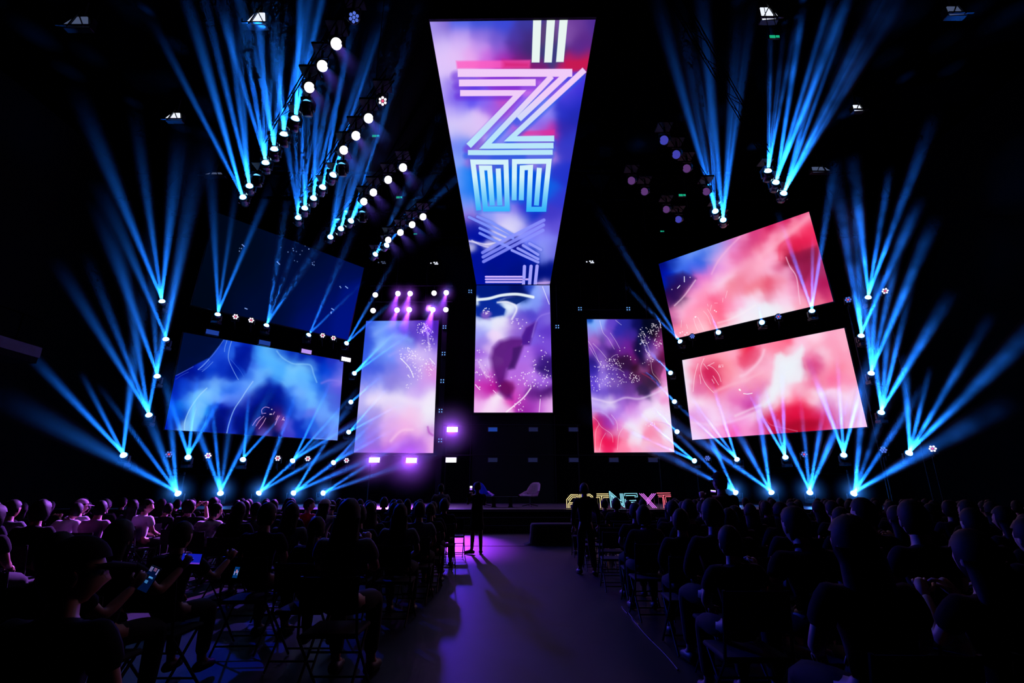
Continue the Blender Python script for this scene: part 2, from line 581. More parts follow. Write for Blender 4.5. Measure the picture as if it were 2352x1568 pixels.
def paint_centre(p):
    p.frame(1000, 600, 3.92); p.warp(9, 60, 1)
    p.field([(400,250,'001a80'),(600,250,'00187a'),(750,270,'000f60'),(850,240,'2040c0',.6),(900,280,'8aa8ff',.7),(980,250,'98a0f8'),(1010,350,'7060e0'),
      (500,300,'001a80'),(800,345,'002078',.6),(680,350,'102088',.5),(450,420,'0a2ca0'),(520,400,'0030a8'),(600,450,'0838b0',.6),(470,480,'8060c0',.6),
      (660,410,'e8f4ff',.8),(700,430,'e8f4ff'),(800,400,'90b0ff'),(900,380,'8098f8'),(960,450,'6a50d8'),
      (450,560,'d8e0ff'),(600,560,'e8e8fa'),(640,620,'e0d0f8'),(400,640,'a0a0f8'),(420,740,'9a80e8'),(520,690,'f0d8fa',.8),(470,780,'d8b0f0',.7),
      (750,480,'5a48d0'),(850,500,'4a3cc8'),(800,560,'8a60d8'),(720,580,'a078e0'),(700,650,'8a58d0'),(800,620,'8058d0'),(920,560,'6848d8'),(980,520,'8068e0'),
      (1000,640,'6038c8'),(1000,740,'7a4cd8'),(900,700,'7a58e0'),(560,760,'a070d8',.6),(400,860,'a060e0'),(430,930,'d8b8f8'),(400,1000,'b060d8'),(480,1040,'c050c8'),
      (450,1130,'c82ab0'),(520,1130,'b01090'),(400,1180,'d060c8'),(800,820,'a868e8'),(850,880,'b070e8'),(780,980,'b068e0'),(950,900,'3a1a80'),(1000,960,'301470'),
      (920,830,'7a40d0'),(750,1060,'b868e0'),(850,1060,'c080f0'),(950,1080,'a868e8'),(720,1160,'c050c8'),(780,1140,'b858d0'),(900,1170,'581a80'),(980,1190,'4a1470'),(870,1210,'7a2a98'),
      (400,1280,'f0b0f0'),(560,1260,'f8e8fa'),(480,1320,'f8d8f8'),(620,1310,'f0c0f0'),(680,1250,'d82aa8'),(760,1250,'c048c0'),(800,1320,'9a28a8'),(880,1290,'a840c0'),(950,1290,'c868d8'),(1020,1290,'e8b0f0')], 42)
    p.poly([(905,550),(890,600),(860,690),(845,745),(790,755),(745,880),(712,960),(650,975),(630,1060),(690,1130),(690,1240),(640,1235),(580,1190),(545,1080),(510,960),(495,870),(520,780),(580,720),(680,690),(780,690),(820,600)], '541274', 26, 0.85)
    p.poly([(905,550),(860,690),(845,745),(785,752),(780,680),(820,600)], '461894', 8, 0.8)
    p.poly([(790,755),(745,880),(712,960),(650,975),(690,880),(700,780)], '3a1462', 12, 0.7)
    p.blob(640, 1150, 60, 70, 20, '6e0a58', 0.7)
    p.poly([(370,375),(500,357),(570,390),(630,430),(615,480),(520,500),(440,510),(370,490)], '08289a', 8, 0.9)
    p.blob(460, 470, 50, 35, 0, '9060c8', 0.8)
    p.poly([(567,362),(640,335),(740,322),(825,335),(730,388),(650,360)], '062478', 5, 0.95)
    p.line([(372, 345), (480, 335), (600, 305), (740, 296), (880, 322)], 26, 'f0fbff', 0.95, 0.4)
    p.line([(370, 330), (375, 380)], 50, 'e8f8ff', 0.8, 0.6)
    p.line([(560, 370), (640, 364), (715, 395), (730, 440), (690, 520)], 22, 'f0f0fc', 0.8, 0.7)
    p.line([(1030, 465), (950, 490), (905, 550), (870, 680)], 16, '9a80ec', 0.5, 0.9)
    p.line([(965, 228), (1025, 385)], 7, 'e8e8ff', 0.8)
    p.line([(860, 1140), (800, 1220), (720, 1290), (640, 1355)], 13, 'fff0ff', 0.8)
    p.line([(945, 1240), (935, 1355)], 7, 'fff0ff', 0.7); p.line([(520, 1160), (545, 1185)], 6, 'ffd0ff')
    for k in range(7): p.line([(375 + 16 * k, 880 + 18 * k), (420 + 11 * k, 980 + 12 * k), (460 + 6 * k, 1056 - 5 * k)], 5, 'fff0ff', 0.5, 0.6)
    p.line([(360, 1110), (400, 1155)], 7, 'fff0ff')
    p.sparks(3, [(760, 560, 75, 70, 14), (460, 445, 50, 30, 16), (850, 1060, 190, 70, 46), (400, 950, 50, 190, 20), (960, 980, 90, 240, 26), (760, 1280, 60, 90, 14), (540, 1080, 90, 60, 8), (900, 780, 120, 120, 9)], size=5)


def paint_left(p):
    p.frame(780, 640, 3.409); p.warp(10, 50, 2)
    p.field([(230,350,'2a50d8'),(330,380,'6a98f8'),(420,350,'7aa0fa'),(540,350,'8060d8'),(650,350,'4a28b8'),(740,380,'4a20b0'),(220,450,'2a48d8'),(300,420,'7aa4ff'),(400,420,'5080f0'),(480,400,'4038c8'),(560,440,'5030c0'),(640,440,'6a50d0'),(720,470,'5030b8'),
      (210,550,'3058e0'),(320,520,'80b0ff'),(450,480,'80a8ff'),(520,500,'8098f8'),(650,530,'c8b0f8'),(740,540,'8060e0'),(190,640,'3a60e8'),(300,620,'6080f0'),(400,590,'7090ff'),(500,580,'a898f8'),(600,620,'d8c0f8'),(700,600,'d0b8f8'),(750,620,'c0a0f0'),
      (180,740,'4a60e8'),(280,720,'4058e0'),(400,700,'7078e8'),(500,740,'9080e8'),(560,720,'b098f0'),(650,720,'d0a8f0'),(720,740,'e090e0'),(170,800,'7080f0'),(280,800,'9098f8'),(400,800,'9088e8'),(440,840,'8070d8'),(540,820,'b8a8f0'),(640,820,'c898f0'),(720,820,'d098f0'),
      (170,880,'b8b0f8'),(300,900,'d0c8fa'),(450,900,'d0c8f8'),(600,900,'d0b0f8'),(720,880,'e8e0fa'),(160,950,'c0b8f8'),(300,950,'e8d8fa'),(450,960,'e8d8fa'),(600,970,'e8d0f8'),(720,980,'f0ecfa'),
      (150,1020,'b0a8f0'),(270,1040,'a898e8'),(400,1050,'e8c8f4'),(550,1060,'f4ccf0'),(700,1080,'f0ecfa'),(150,1120,'8090f0'),(280,1120,'a890e8'),(400,1130,'d8a8ec'),(520,1140,'f0b0e8'),(650,1140,'f0c8f0'),(720,1150,'e8d8f4'),
      (140,1200,'6a78e8'),(260,1210,'9878e0'),(380,1200,'e0a8ec'),(470,1160,'f8b8e8'),(480,1240,'e898e8'),(600,1190,'f0b0e8'),(710,1180,'b050c0',.6),(720,1240,'e8b0ec'),(130,1280,'6a80f0'),(250,1270,'9a70e0'),(400,1280,'d890e8'),(540,1270,'b060d8'),(650,1280,'c070e0'),(720,1300,'f0b0e8'),
      (120,1340,'8068d8'),(250,1340,'a060d8'),(400,1340,'b060d8'),(520,1340,'a850d8'),(640,1340,'c070e0'),(730,1345,'f8b8ec')], 44)
    p.line([(280, 430), (380, 370), (500, 345)], 40, '90b4ff', 0.35, 1.0)
    p.line([(250, 600), (330, 500), (450, 450), (560, 480)], 46, '90c0ff', 0.4, 1.0)
    p.line([(390, 600), (480, 560), (560, 570)], 30, 'b0a8fc', 0.35, 1.0)
    p.line([(230, 960), (420, 930), (640, 975), (740, 900)], 70, 'f4e8fc', 0.5, 1.0)
    p.line([(400, 1270), (480, 1190), (570, 1180)], 24, 'fcd0f0', 0.5, 1.0)
    p.line([(690, 1160), (700, 1200), (730, 1225)], 18, 'a840b8', 0.6, 0.9)
    p.line([(660, 350), (685, 410), (695, 480), (705, 560)], 16, 'f4e0ff', 0.5, 0.9)
    p.line([(475, 620), (545, 695), (578, 770)], 7, 'ffffff', 0.8); p.line([(705, 622), (745, 668)], 6, 'ffffff', 0.8)
    p.sparks(5, [(650, 390, 45, 55, 46), (690, 470, 55, 110, 50), (530, 590, 70, 55, 44), (600, 660, 90, 70, 40), (590, 750, 60, 60, 18), (710, 700, 45, 60, 20), (540, 835, 40, 25, 5)], size=3.6)


def paint_right(p):
    p.frame(1300, 700, 4.126); p.warp(12, 60, 3)
    p.field([(210,150,'1048b8',.6),(250,210,'7ab0ff'),(330,180,'90a8fc'),(430,180,'6040c8'),(560,180,'2a28a0'),(660,200,'0a0a50'),(760,180,'02061e'),(860,180,'0a0a24'),(230,270,'9080e0'),(320,260,'a090f0'),(400,260,'7a48c8'),(500,260,'3028a8'),(620,280,'3a2498'),(720,270,'060a30'),(820,280,'080618'),(890,270,'582050'),
      (250,340,'a868c8'),(330,310,'5a3898'),(420,340,'9858d0'),(520,350,'5a28a0'),(600,360,'6a209a'),(690,360,'0a0a38'),(780,350,'381868'),(860,360,'a848a0'),(905,330,'8a2878'),(240,430,'8848c0'),(330,420,'6838a8'),(420,420,'3a1870'),(520,430,'6a2090'),(620,440,'6a1888'),(700,450,'0a0838'),(790,430,'5a3090'),(850,440,'a868c8'),(910,450,'700a40'),
      (250,520,'281880'),(340,500,'8858c8'),(430,500,'482070'),(530,510,'30103a'),(640,510,'6a1868'),(720,530,'200c40'),(820,500,'c090e0'),(900,500,'4a0a38'),(260,600,'3020a0'),(350,590,'a078d8'),(450,610,'5a3098'),(560,580,'301040'),(660,600,'2a0a20'),(720,610,'9a5098'),(800,580,'501040'),(860,600,'5a2050'),(920,620,'c860a0'),
      (260,680,'5a40c8'),(350,680,'8868d8'),(450,660,'6a48b8'),(550,680,'502080'),(650,680,'481848'),(740,680,'801848'),(820,660,'301030'),(930,680,'e070c0'),(260,760,'6848d8'),(370,740,'a080e8'),(470,760,'8058b8'),(570,740,'58308a'),(680,740,'4a2060'),(780,720,'402038'),(860,740,'381028'),(950,760,'f0a0e0'),
      (270,830,'5a40c8'),(370,830,'6a48c8'),(480,820,'5a38a8'),(600,800,'6a3898'),(720,820,'2a1a50'),(760,840,'301a58'),(850,820,'d890d8'),(950,840,'f8d0f0'),(270,880,'b090f0'),(350,890,'a080e0'),(480,890,'9060d0'),(600,890,'8850b8'),(700,890,'a868c8'),(830,880,'f0c8f4'),(950,900,'f090d0'),
      (260,940,'d0b8fa'),(350,910,'e8dcfa'),(440,930,'e8dcfa'),(540,940,'a868d8'),(640,960,'c070d8'),(740,950,'e8c0f4'),(860,960,'f4e4fa'),(960,980,'f4d8f8'),(270,1010,'b090f0'),(380,1000,'c0a0f4'),(480,1000,'b078e4'),(600,1000,'d890e8'),(680,1010,'e8b8f4'),(800,1040,'f4ecfc'),(960,1050,'f4e8fa'),
      (270,1070,'f080b0'),(380,1070,'9a28a0'),(460,1060,'b878e8'),(540,1060,'d8a0f0'),(640,1080,'f4d0f8'),(760,1090,'f4e8fa'),(900,1080,'f4e4fa'),(280,1130,'f02050'),(330,1110,'b02088'),(420,1130,'a828a8'),(500,1130,'f090d8'),(600,1140,'f0e8fc'),(700,1150,'f8e0f4'),(760,1150,'f89ac0'),(880,1140,'f8a0c4'),(990,1140,'f4d8f4'),
      (300,1220,'ff6088'),(380,1220,'d01868'),(450,1220,'e880b8'),(550,1230,'ff90b8'),(660,1230,'f4e8fa'),(790,1220,'f88ab0'),(860,1240,'f490b8'),(950,1210,'f0e8fa'),(1000,1230,'f4e4f8'),(290,1320,'ff5a80'),(390,1310,'f01050'),(440,1310,'e81858'),(530,1320,'ff8ab0'),(640,1320,'fce0f0'),(760,1310,'fcc0d8'),(870,1310,'fcb0d0'),(990,1310,'f8c8e4'),
      (300,1380,'ffa0c0'),(400,1380,'f02868'),(520,1380,'ff80a8'),(650,1380,'ffa0c8'),(800,1380,'fcb0d4'),(1000,1380,'f8b8e0')], 36)
    p.poly([(700,650),(760,640),(840,700),(895,760),(870,775),(790,830),(740,860),(690,850),(680,790),(720,740)], '34204a', 14, 0.7)
    p.poly([(800,560),(850,530),(930,560),(925,600),(890,690),(850,640)], '5a1a50', 10, 0.6)
    p.line([(720, 650), (790, 690), (880, 765)], 10, 'b02040', 0.6, 0.8); p.line([(760, 640), (830, 690), (890, 755)], 9, '3a58c0', 0.6, 0.8)
    p.line([(250, 885), (330, 905), (430, 925), (560, 880), (700, 890), (860, 830), (950, 780)], 22, 'f0dcfa', 0.5, 1.0)
    p.line([(255, 1005), (330, 1010), (400, 1060), (450, 1130)], 22, 'c8a8f8', 0.5, 1.0)
    p.line([(760, 1135), (850, 1110), (930, 1120), (985, 1150)], 8, 'f0a0e0', 0.6, 0.8)
    p.threads([[(320,150),(350,260),(400,320),(458,420)],[(420,265),(470,340),(510,415)],[(470,145),(500,170),(525,190)],[(212,345),(260,420),(310,540)],[(255,365),(330,440),(390,515)],[(225,400),(270,480),(330,560)],[(700,280),(740,380),(790,490),(825,525)],[(720,265),(760,350),(795,450)],
       [(805,540),(820,640),(870,700),(895,740)],[(430,595),(490,605),(550,640)],[(860,520),(910,560),(935,590)],[(310,1120),(340,1160),(430,1225),(445,1300)],[(430,1040),(480,1110),(488,1190)],[(540,1165),(500,1240),(488,1370)],[(258,1060),(312,1125),(282,1200),(280,1385)],[(375,1215),(335,1290),(320,1380)],[(400,540),(440,490),(480,470)]], 6)
    p.sparks(7, [(430,570,120,60,60),(480,710,200,70,46),(740,300,60,90,40),(850,210,50,70,30),(640,690,80,50,30),(860,350,50,60,22),(290,700,70,130,26),(600,470,120,90,12),(770,520,60,60,10),(800,1130,60,25,10)], size=4.4)
    for (x, y) in ((740,270),(800,250),(720,330),(750,420),(780,450),(840,190),(880,150),(820,175),(795,230)):
        p.line([(x, y), (x + 16, y + 30)], 5, 'fff0ff', 0.8)


def paint_upper_right(p):
    p.frame(1500, 450, 4.276); p.warp(14, 70, 4)
    p.field([(70,690,'000a70'),(200,650,'1030a8'),(300,600,'4878f0'),(380,560,'6a98f8'),(500,520,'7898f0'),(600,490,'8098f0'),(700,450,'b888d8'),(780,420,'d070c8'),(860,400,'f8a0d0'),(1000,340,'d83a80'),(1150,290,'c81858'),(1300,240,'d01858'),(1450,190,'d01a60'),(1520,170,'f0608a'),
      (120,780,'0008a0'),(180,800,'0038d8'),(280,720,'4070f0'),(400,650,'4068f0'),(480,610,'2058e0'),(560,600,'7888e8'),(640,560,'a898f0'),(700,600,'f0b0e8'),(800,520,'f090d0'),(900,450,'d85090'),(1000,420,'d84080'),(1100,390,'e84a80'),(1250,330,'f06a98'),(1400,270,'f890b0'),(1500,230,'ff98b8'),
      (140,860,'001a90'),(250,840,'1a0a60'),(330,770,'3058e0'),(450,720,'7068e0'),(560,720,'b878e0'),(650,700,'f098e0'),(740,660,'f8a0d8'),(830,600,'e868a8'),(930,560,'e86098'),(1050,510,'f47aa0'),(1200,450,'ffa0c0'),(1300,390,'ffb8d0'),(1400,340,'ff80a0'),(1500,330,'ff4070'),(1560,330,'f03060'),
      (160,960,'200a50'),(260,930,'280a48'),(360,840,'48207a'),(440,830,'e868d0'),(540,790,'f078d0'),(640,780,'f8a8d8'),(760,730,'fca8d0'),(860,690,'f898c0'),(950,650,'f8a0c0'),(1060,590,'ffb0d0'),(1180,530,'fcb0d0'),(1300,470,'f04a78'),(1400,430,'e81a50'),(1500,420,'e8184c'),(1600,440,'f02058'),
      (160,1050,'3a0a50'),(240,1010,'300a40'),(330,930,'e878c0'),(430,900,'f8a0d8'),(540,860,'fca8d0'),(660,840,'fcd8f0'),(760,790,'fcd8f0'),(860,760,'f8b0d0'),(960,740,'f898b8'),(1060,700,'ffb0cc'),(1180,640,'ffb8d8'),(1280,560,'f04068'),(1400,520,'d81840'),(1500,500,'d82858'),(1600,490,'d0406a'),
      (180,1120,'f080b8'),(270,1060,'fcc0e0'),(370,1020,'ffb0d8'),(480,960,'ff98c0'),(600,930,'fcb0d4'),(700,910,'fcb8d8'),(800,860,'f07890'),(880,800,'f06a88'),(960,800,'f8a0c0'),(1060,790,'f8a0c0'),(1160,740,'f8b0d0'),(1250,680,'e06090'),(1340,600,'7a0a30'),(1450,600,'90184a'),(1550,580,'781030'),(1630,600,'b83870'),
      (190,1200,'a03880'),(260,1160,'ffb8dc'),(370,1120,'ff98c0'),(480,1060,'ff88b0'),(600,1030,'fc6090'),(700,990,'fc80a8'),(780,930,'f888a0'),(860,900,'f490b0'),(960,900,'f47a90'),(1060,870,'f06a80'),(1150,880,'e85070'),(1260,860,'f490b0'),(1340,760,'f4a8cc'),(1420,760,'c04080'),(1520,740,'a82058'),(1640,720,'a83068'),
      (230,1300,'fc88a8'),(340,1240,'ff98b8'),(460,1180,'ffa8c0'),(560,1140,'ffa0b8'),(660,1110,'ff6088'),(760,1080,'ff90b8'),(860,1030,'fcb8dc'),(960,1010,'f8d8f0'),(1060,960,'fce0f4'),(1160,980,'ec90b0'),(1260,980,'fcc8e4'),(1380,920,'fcb0d4'),(1450,880,'d85088'),(1550,850,'c03078'),(1680,840,'b01858'),
      (240,1370,'fca0b8'),(360,1330,'ffb0c0'),(480,1290,'ffc0d0'),(600,1240,'ff88a0'),(680,1210,'ff6a90'),(780,1200,'fcd0e4'),(880,1160,'f4e8f8'),(1000,1080,'f0ecfa'),(1100,1100,'ecf0fa'),(1200,1080,'f0ecf8'),(1320,1040,'f8d8f0'),(1430,1020,'f8a8c8'),(1540,980,'d84880'),(1680,960,'c02868'),(1750,1020,'e04878'),
      (700,1290,'fcecf4'),(900,1230,'f4eef8'),(1100,1180,'eef0f8'),(1300,1130,'f8e0ec'),(1450,1090,'fca8c0'),(1600,1060,'f07898')], 48)
    p.poly([(1308,592),(1430,548),(1620,485),(1660,610),(1560,720),(1470,900),(1420,800),(1380,720)], '8c1442', 18, 0.6)
    p.poly([(130,790),(300,740),(430,810),(330,930),(215,1060),(160,1090)], '240a54', 22, 0.55)
    p.line([(1312, 600), (1350, 690), (1410, 780), (1435, 900), (1450, 1060)], 12, 'fcc8e4', 0.75, 0.9)
    p.line([(212, 1075), (300, 990), (370, 900), (425, 825)], 16, 'ffd8f0', 0.6, 0.9)
    p.line([(590, 760), (640, 650), (730, 530), (850, 405)], 20, 'fcb8e0', 0.5, 1.0)
    p.line([(1060, 600), (1250, 440), (1420, 300), (1530, 200)], 60, 'ffb8d0', 0.45, 1.0)
    p.line([(1250, 620), (1260, 480), (1400, 400)], 30, 'f03864', 0.4, 1.0)
    p.line([(640, 1245), (760, 1210), (900, 1140), (1010, 1070)], 22, 'fcf0f8', 0.4, 1.0)
    p.threads([[(400,1200),(415,1260),(445,1330)],[(440,1190),(470,1250),(500,1320)],[(500,1130),(540,1180),(570,1260)],[(540,1110),(580,1180),(600,1240)],[(720,1000),(740,930)],[(565,1125),(580,1070)],[(540,1060),(545,1080)],[(330,1260),(340,1300)],[(690,1040),(695,1000)],[(280,1220),(275,1290)],[(610,1050),(640,1050)]], 7, 'ffe8f4', 0.6)
    p.line([(314, 790), (314, 842)], 8, 'e8e8ff'); p.line([(243, 905), (268, 878)], 8, 'e8e8ff')
    p.sparks(9, [(370,797,3,3,1),(186,916,3,3,1),(420,1185,14,10,3),(300,1350,40,20,5),(620,1130,20,10,2)], size=6)


def paint_lower_right(p):
    p.frame(1500, 720, 3.92); p.warp(14, 70, 5)
    p.field([(290,450,'f0ecfa'),(370,430,'fca8c8'),(450,420,'ff90b0'),(520,400,'fc90a8'),(620,380,'ffa0b8'),(720,360,'ffb0cc'),(820,330,'f03858'),(900,310,'e81848'),(980,300,'ff98b8'),(1080,270,'ff80a0'),(1200,250,'ff5a80'),(1320,240,'ffb0d0'),(1450,210,'ffd8ec'),(1600,180,'fca8c8'),(1700,150,'fcb0cc'),
      (300,540,'f0ecfa'),(370,520,'fc90b0'),(430,500,'e84a78'),(500,490,'d01850'),(570,480,'f05878'),(660,460,'fc98a8'),(740,430,'ff90b0'),(820,430,'f04a70'),(900,420,'e83868'),(960,400,'f06890'),(1010,390,'fcd0e8'),(1080,350,'fc88a8'),(1180,350,'f89ab4'),(1260,350,'f8d0e4'),(1340,290,'fcd8f0'),(1450,290,'fca8c4'),(1600,290,'fca0c0'),(1740,260,'fcb0cc'),
      (310,640,'f4e8fa'),(390,620,'f080a8'),(450,600,'e05088'),(520,580,'d01850'),(580,570,'f06888'),(660,560,'fc88a0'),(750,520,'fca0b8'),(840,500,'f490b8'),(920,460,'fcd8ec'),(1000,480,'fcb8d8'),(1060,470,'ffa8c8'),(1120,440,'f0f0fa'),(1200,450,'ecf0fa'),(1300,430,'eaf2fa'),(1350,380,'f8c8e0'),(1420,400,'f05890'),(1500,370,'f8d0e4'),(1560,380,'fcc0d8'),(1650,380,'fc98b8'),(1760,380,'fca0c0'),
      (320,740,'f8e0f8'),(400,700,'e068a8'),(470,690,'e870a8'),(560,670,'f05078'),(640,640,'fc88a8'),(740,620,'fcb0c8'),(840,590,'fcc8e0'),(920,560,'fc98b8'),(1000,560,'fca8c0'),(1060,590,'fcd0e8'),(1120,540,'ecf2fa'),(1220,540,'eaf2fa'),(1320,540,'eef0f8'),(1400,490,'d84080'),(1470,470,'d84888'),(1540,470,'fc98b8'),(1680,500,'fc88a8'),(1800,520,'fca0bc'),
      (330,840,'fcd8f4'),(420,800,'fce0f4'),(520,770,'f8c0e0'),(600,740,'f490c0'),(700,700,'f090c8'),(800,690,'f890c0'),(900,660,'f488b0'),(1000,640,'e870a8'),(1060,680,'f0f0fa'),(1130,640,'f0f0fa'),(1230,620,'f4e0f0'),(1330,620,'f8c8dc'),(1420,620,'f4689a'),(1500,600,'f88aac'),(1620,600,'fc70a0'),(1750,620,'fc90b8'),
      (350,930,'e090e0'),(440,900,'f4b8ec'),(540,860,'f8d0f4'),(640,820,'f8b0dc'),(740,770,'e868b8'),(850,760,'d050b8'),(940,720,'e068b8'),(1020,760,'f4d0f0'),(1090,740,'f0f0fa'),(1180,720,'fce0f0'),(1280,690,'ff98b8'),(1380,700,'f8b0c8'),(1460,720,'fce8f8'),(1600,720,'fcd8f4'),(1750,720,'fcd8f0'),(1850,720,'f8c8e8'),
      (350,1020,'f4c8f4'),(450,980,'e898e0'),(550,950,'f8d8f8'),(650,920,'f8c8f0'),(750,870,'f0a0d8'),(860,830,'c83898'),(940,820,'e068b0'),(1000,830,'f4e8f8'),(1080,830,'f8d8ec'),(1180,800,'ff80a0'),(1280,790,'ff4870'),(1380,780,'fc5a80'),(1450,800,'f8c8e0'),(1560,800,'e8a8dc'),(1700,820,'f8d0f0'),(1850,820,'f8d8f4'),
      (360,1100,'f4d8f8'),(460,1070,'f4c8f4'),(580,1030,'f8b8e8'),(700,1000,'f878c8'),(800,960,'f8a0e0'),(900,930,'f8d0f4'),(980,920,'f4b8d8'),(1060,920,'d81858'),(1160,880,'f01848'),(1280,880,'f01048'),(1400,870,'e81848'),(1500,870,'e84a90'),(1600,870,'e080c8'),(1720,900,'e8a0e0'),(1850,920,'f4c0ec'),
      (420,1120,'f8d8f8'),(560,1090,'f898e0'),(700,1070,'f860b8'),(840,1040,'f890d0'),(960,1010,'e870b8'),(1060,990,'b80838'),(1180,980,'b00a30'),(1300,980,'a80828'),(1420,960,'b80a30'),(1540,960,'d02868'),(1650,980,'d868b0'),(1780,980,'f0b0e4'),(1900,1000,'f8c8ec')], 46)
    p.poly([(1100,370),(1150,350),(1200,385),(1260,370),(1340,285),(1360,320),(1340,420),(1350,540),(1330,610),(1200,630),(1130,690),(1080,790),(1000,840),(960,830),(1040,740),(1080,600),(1090,450)], 'eef2fa', 20, 0.75)
    p.poly([(440,520),(480,470),(540,490),(600,560),(610,640),(560,670),(500,620)], 'cc1a52', 22, 0.6)
    p.poly([(1060,900),(1180,830),(1320,810),(1460,850),(1530,930),(1560,1010),(1300,1060),(1150,1060),(1040,980)], 'd81040', 34, 0.5)
    p.poly([(1180,1000),(1320,960),(1500,960),(1520,1020),(1180,1065)], 'a00a2c', 24, 0.6)
    p.poly([(760,390),(840,350),(960,300),(965,370),(920,450),(820,500),(770,450)], 'e83c66', 22, 0.45)
    p.line([(1000, 330), (975, 400), (920, 470), (840, 540), (790, 560)], 30, 'fcc8e0', 0.7, 1.0)
    p.line([(560, 700), (700, 640), (850, 590), (990, 520)], 30, 'fcb8d0', 0.5, 1.0)
    p.line([(740, 920), (880, 860), (990, 810), (1040, 740)], 26, 'f8d8f0', 0.6, 1.0)
    p.line([(350, 980), (560, 1000), (800, 940), (960, 870)], 30, 'fcdcf8', 0.4, 1.0)
    p.line([(1350, 400), (1400, 540), (1410, 640)], 24, 'f08ab0', 0.5, 1.0)
    p.line([(1010, 940), (1060, 1000), (1180, 1030), (1300, 1058)], 10, 'e870a0', 0.6, 0.9)
    p.threads([[(405,450),(375,560),(360,700)],[(460,400),(430,480),(440,560),(480,640),(545,710)],[(500,465),(545,490),(590,545),(612,610)],[(455,450),(495,500)],[(490,470),(550,440)],[(530,590),(550,625)],[(540,560),(590,640)],[(420,550),(430,630)]], 8, 'ffe0ec', 0.75)
    p.line([(815, 718), (850, 722), (892, 715)], 8, 'ffffff', 0.8); p.blob(778, 684, 11, 7, 10, 'ffffff')
    p.sparks(11, [(600, 475, 40, 20, 10)], size=4)


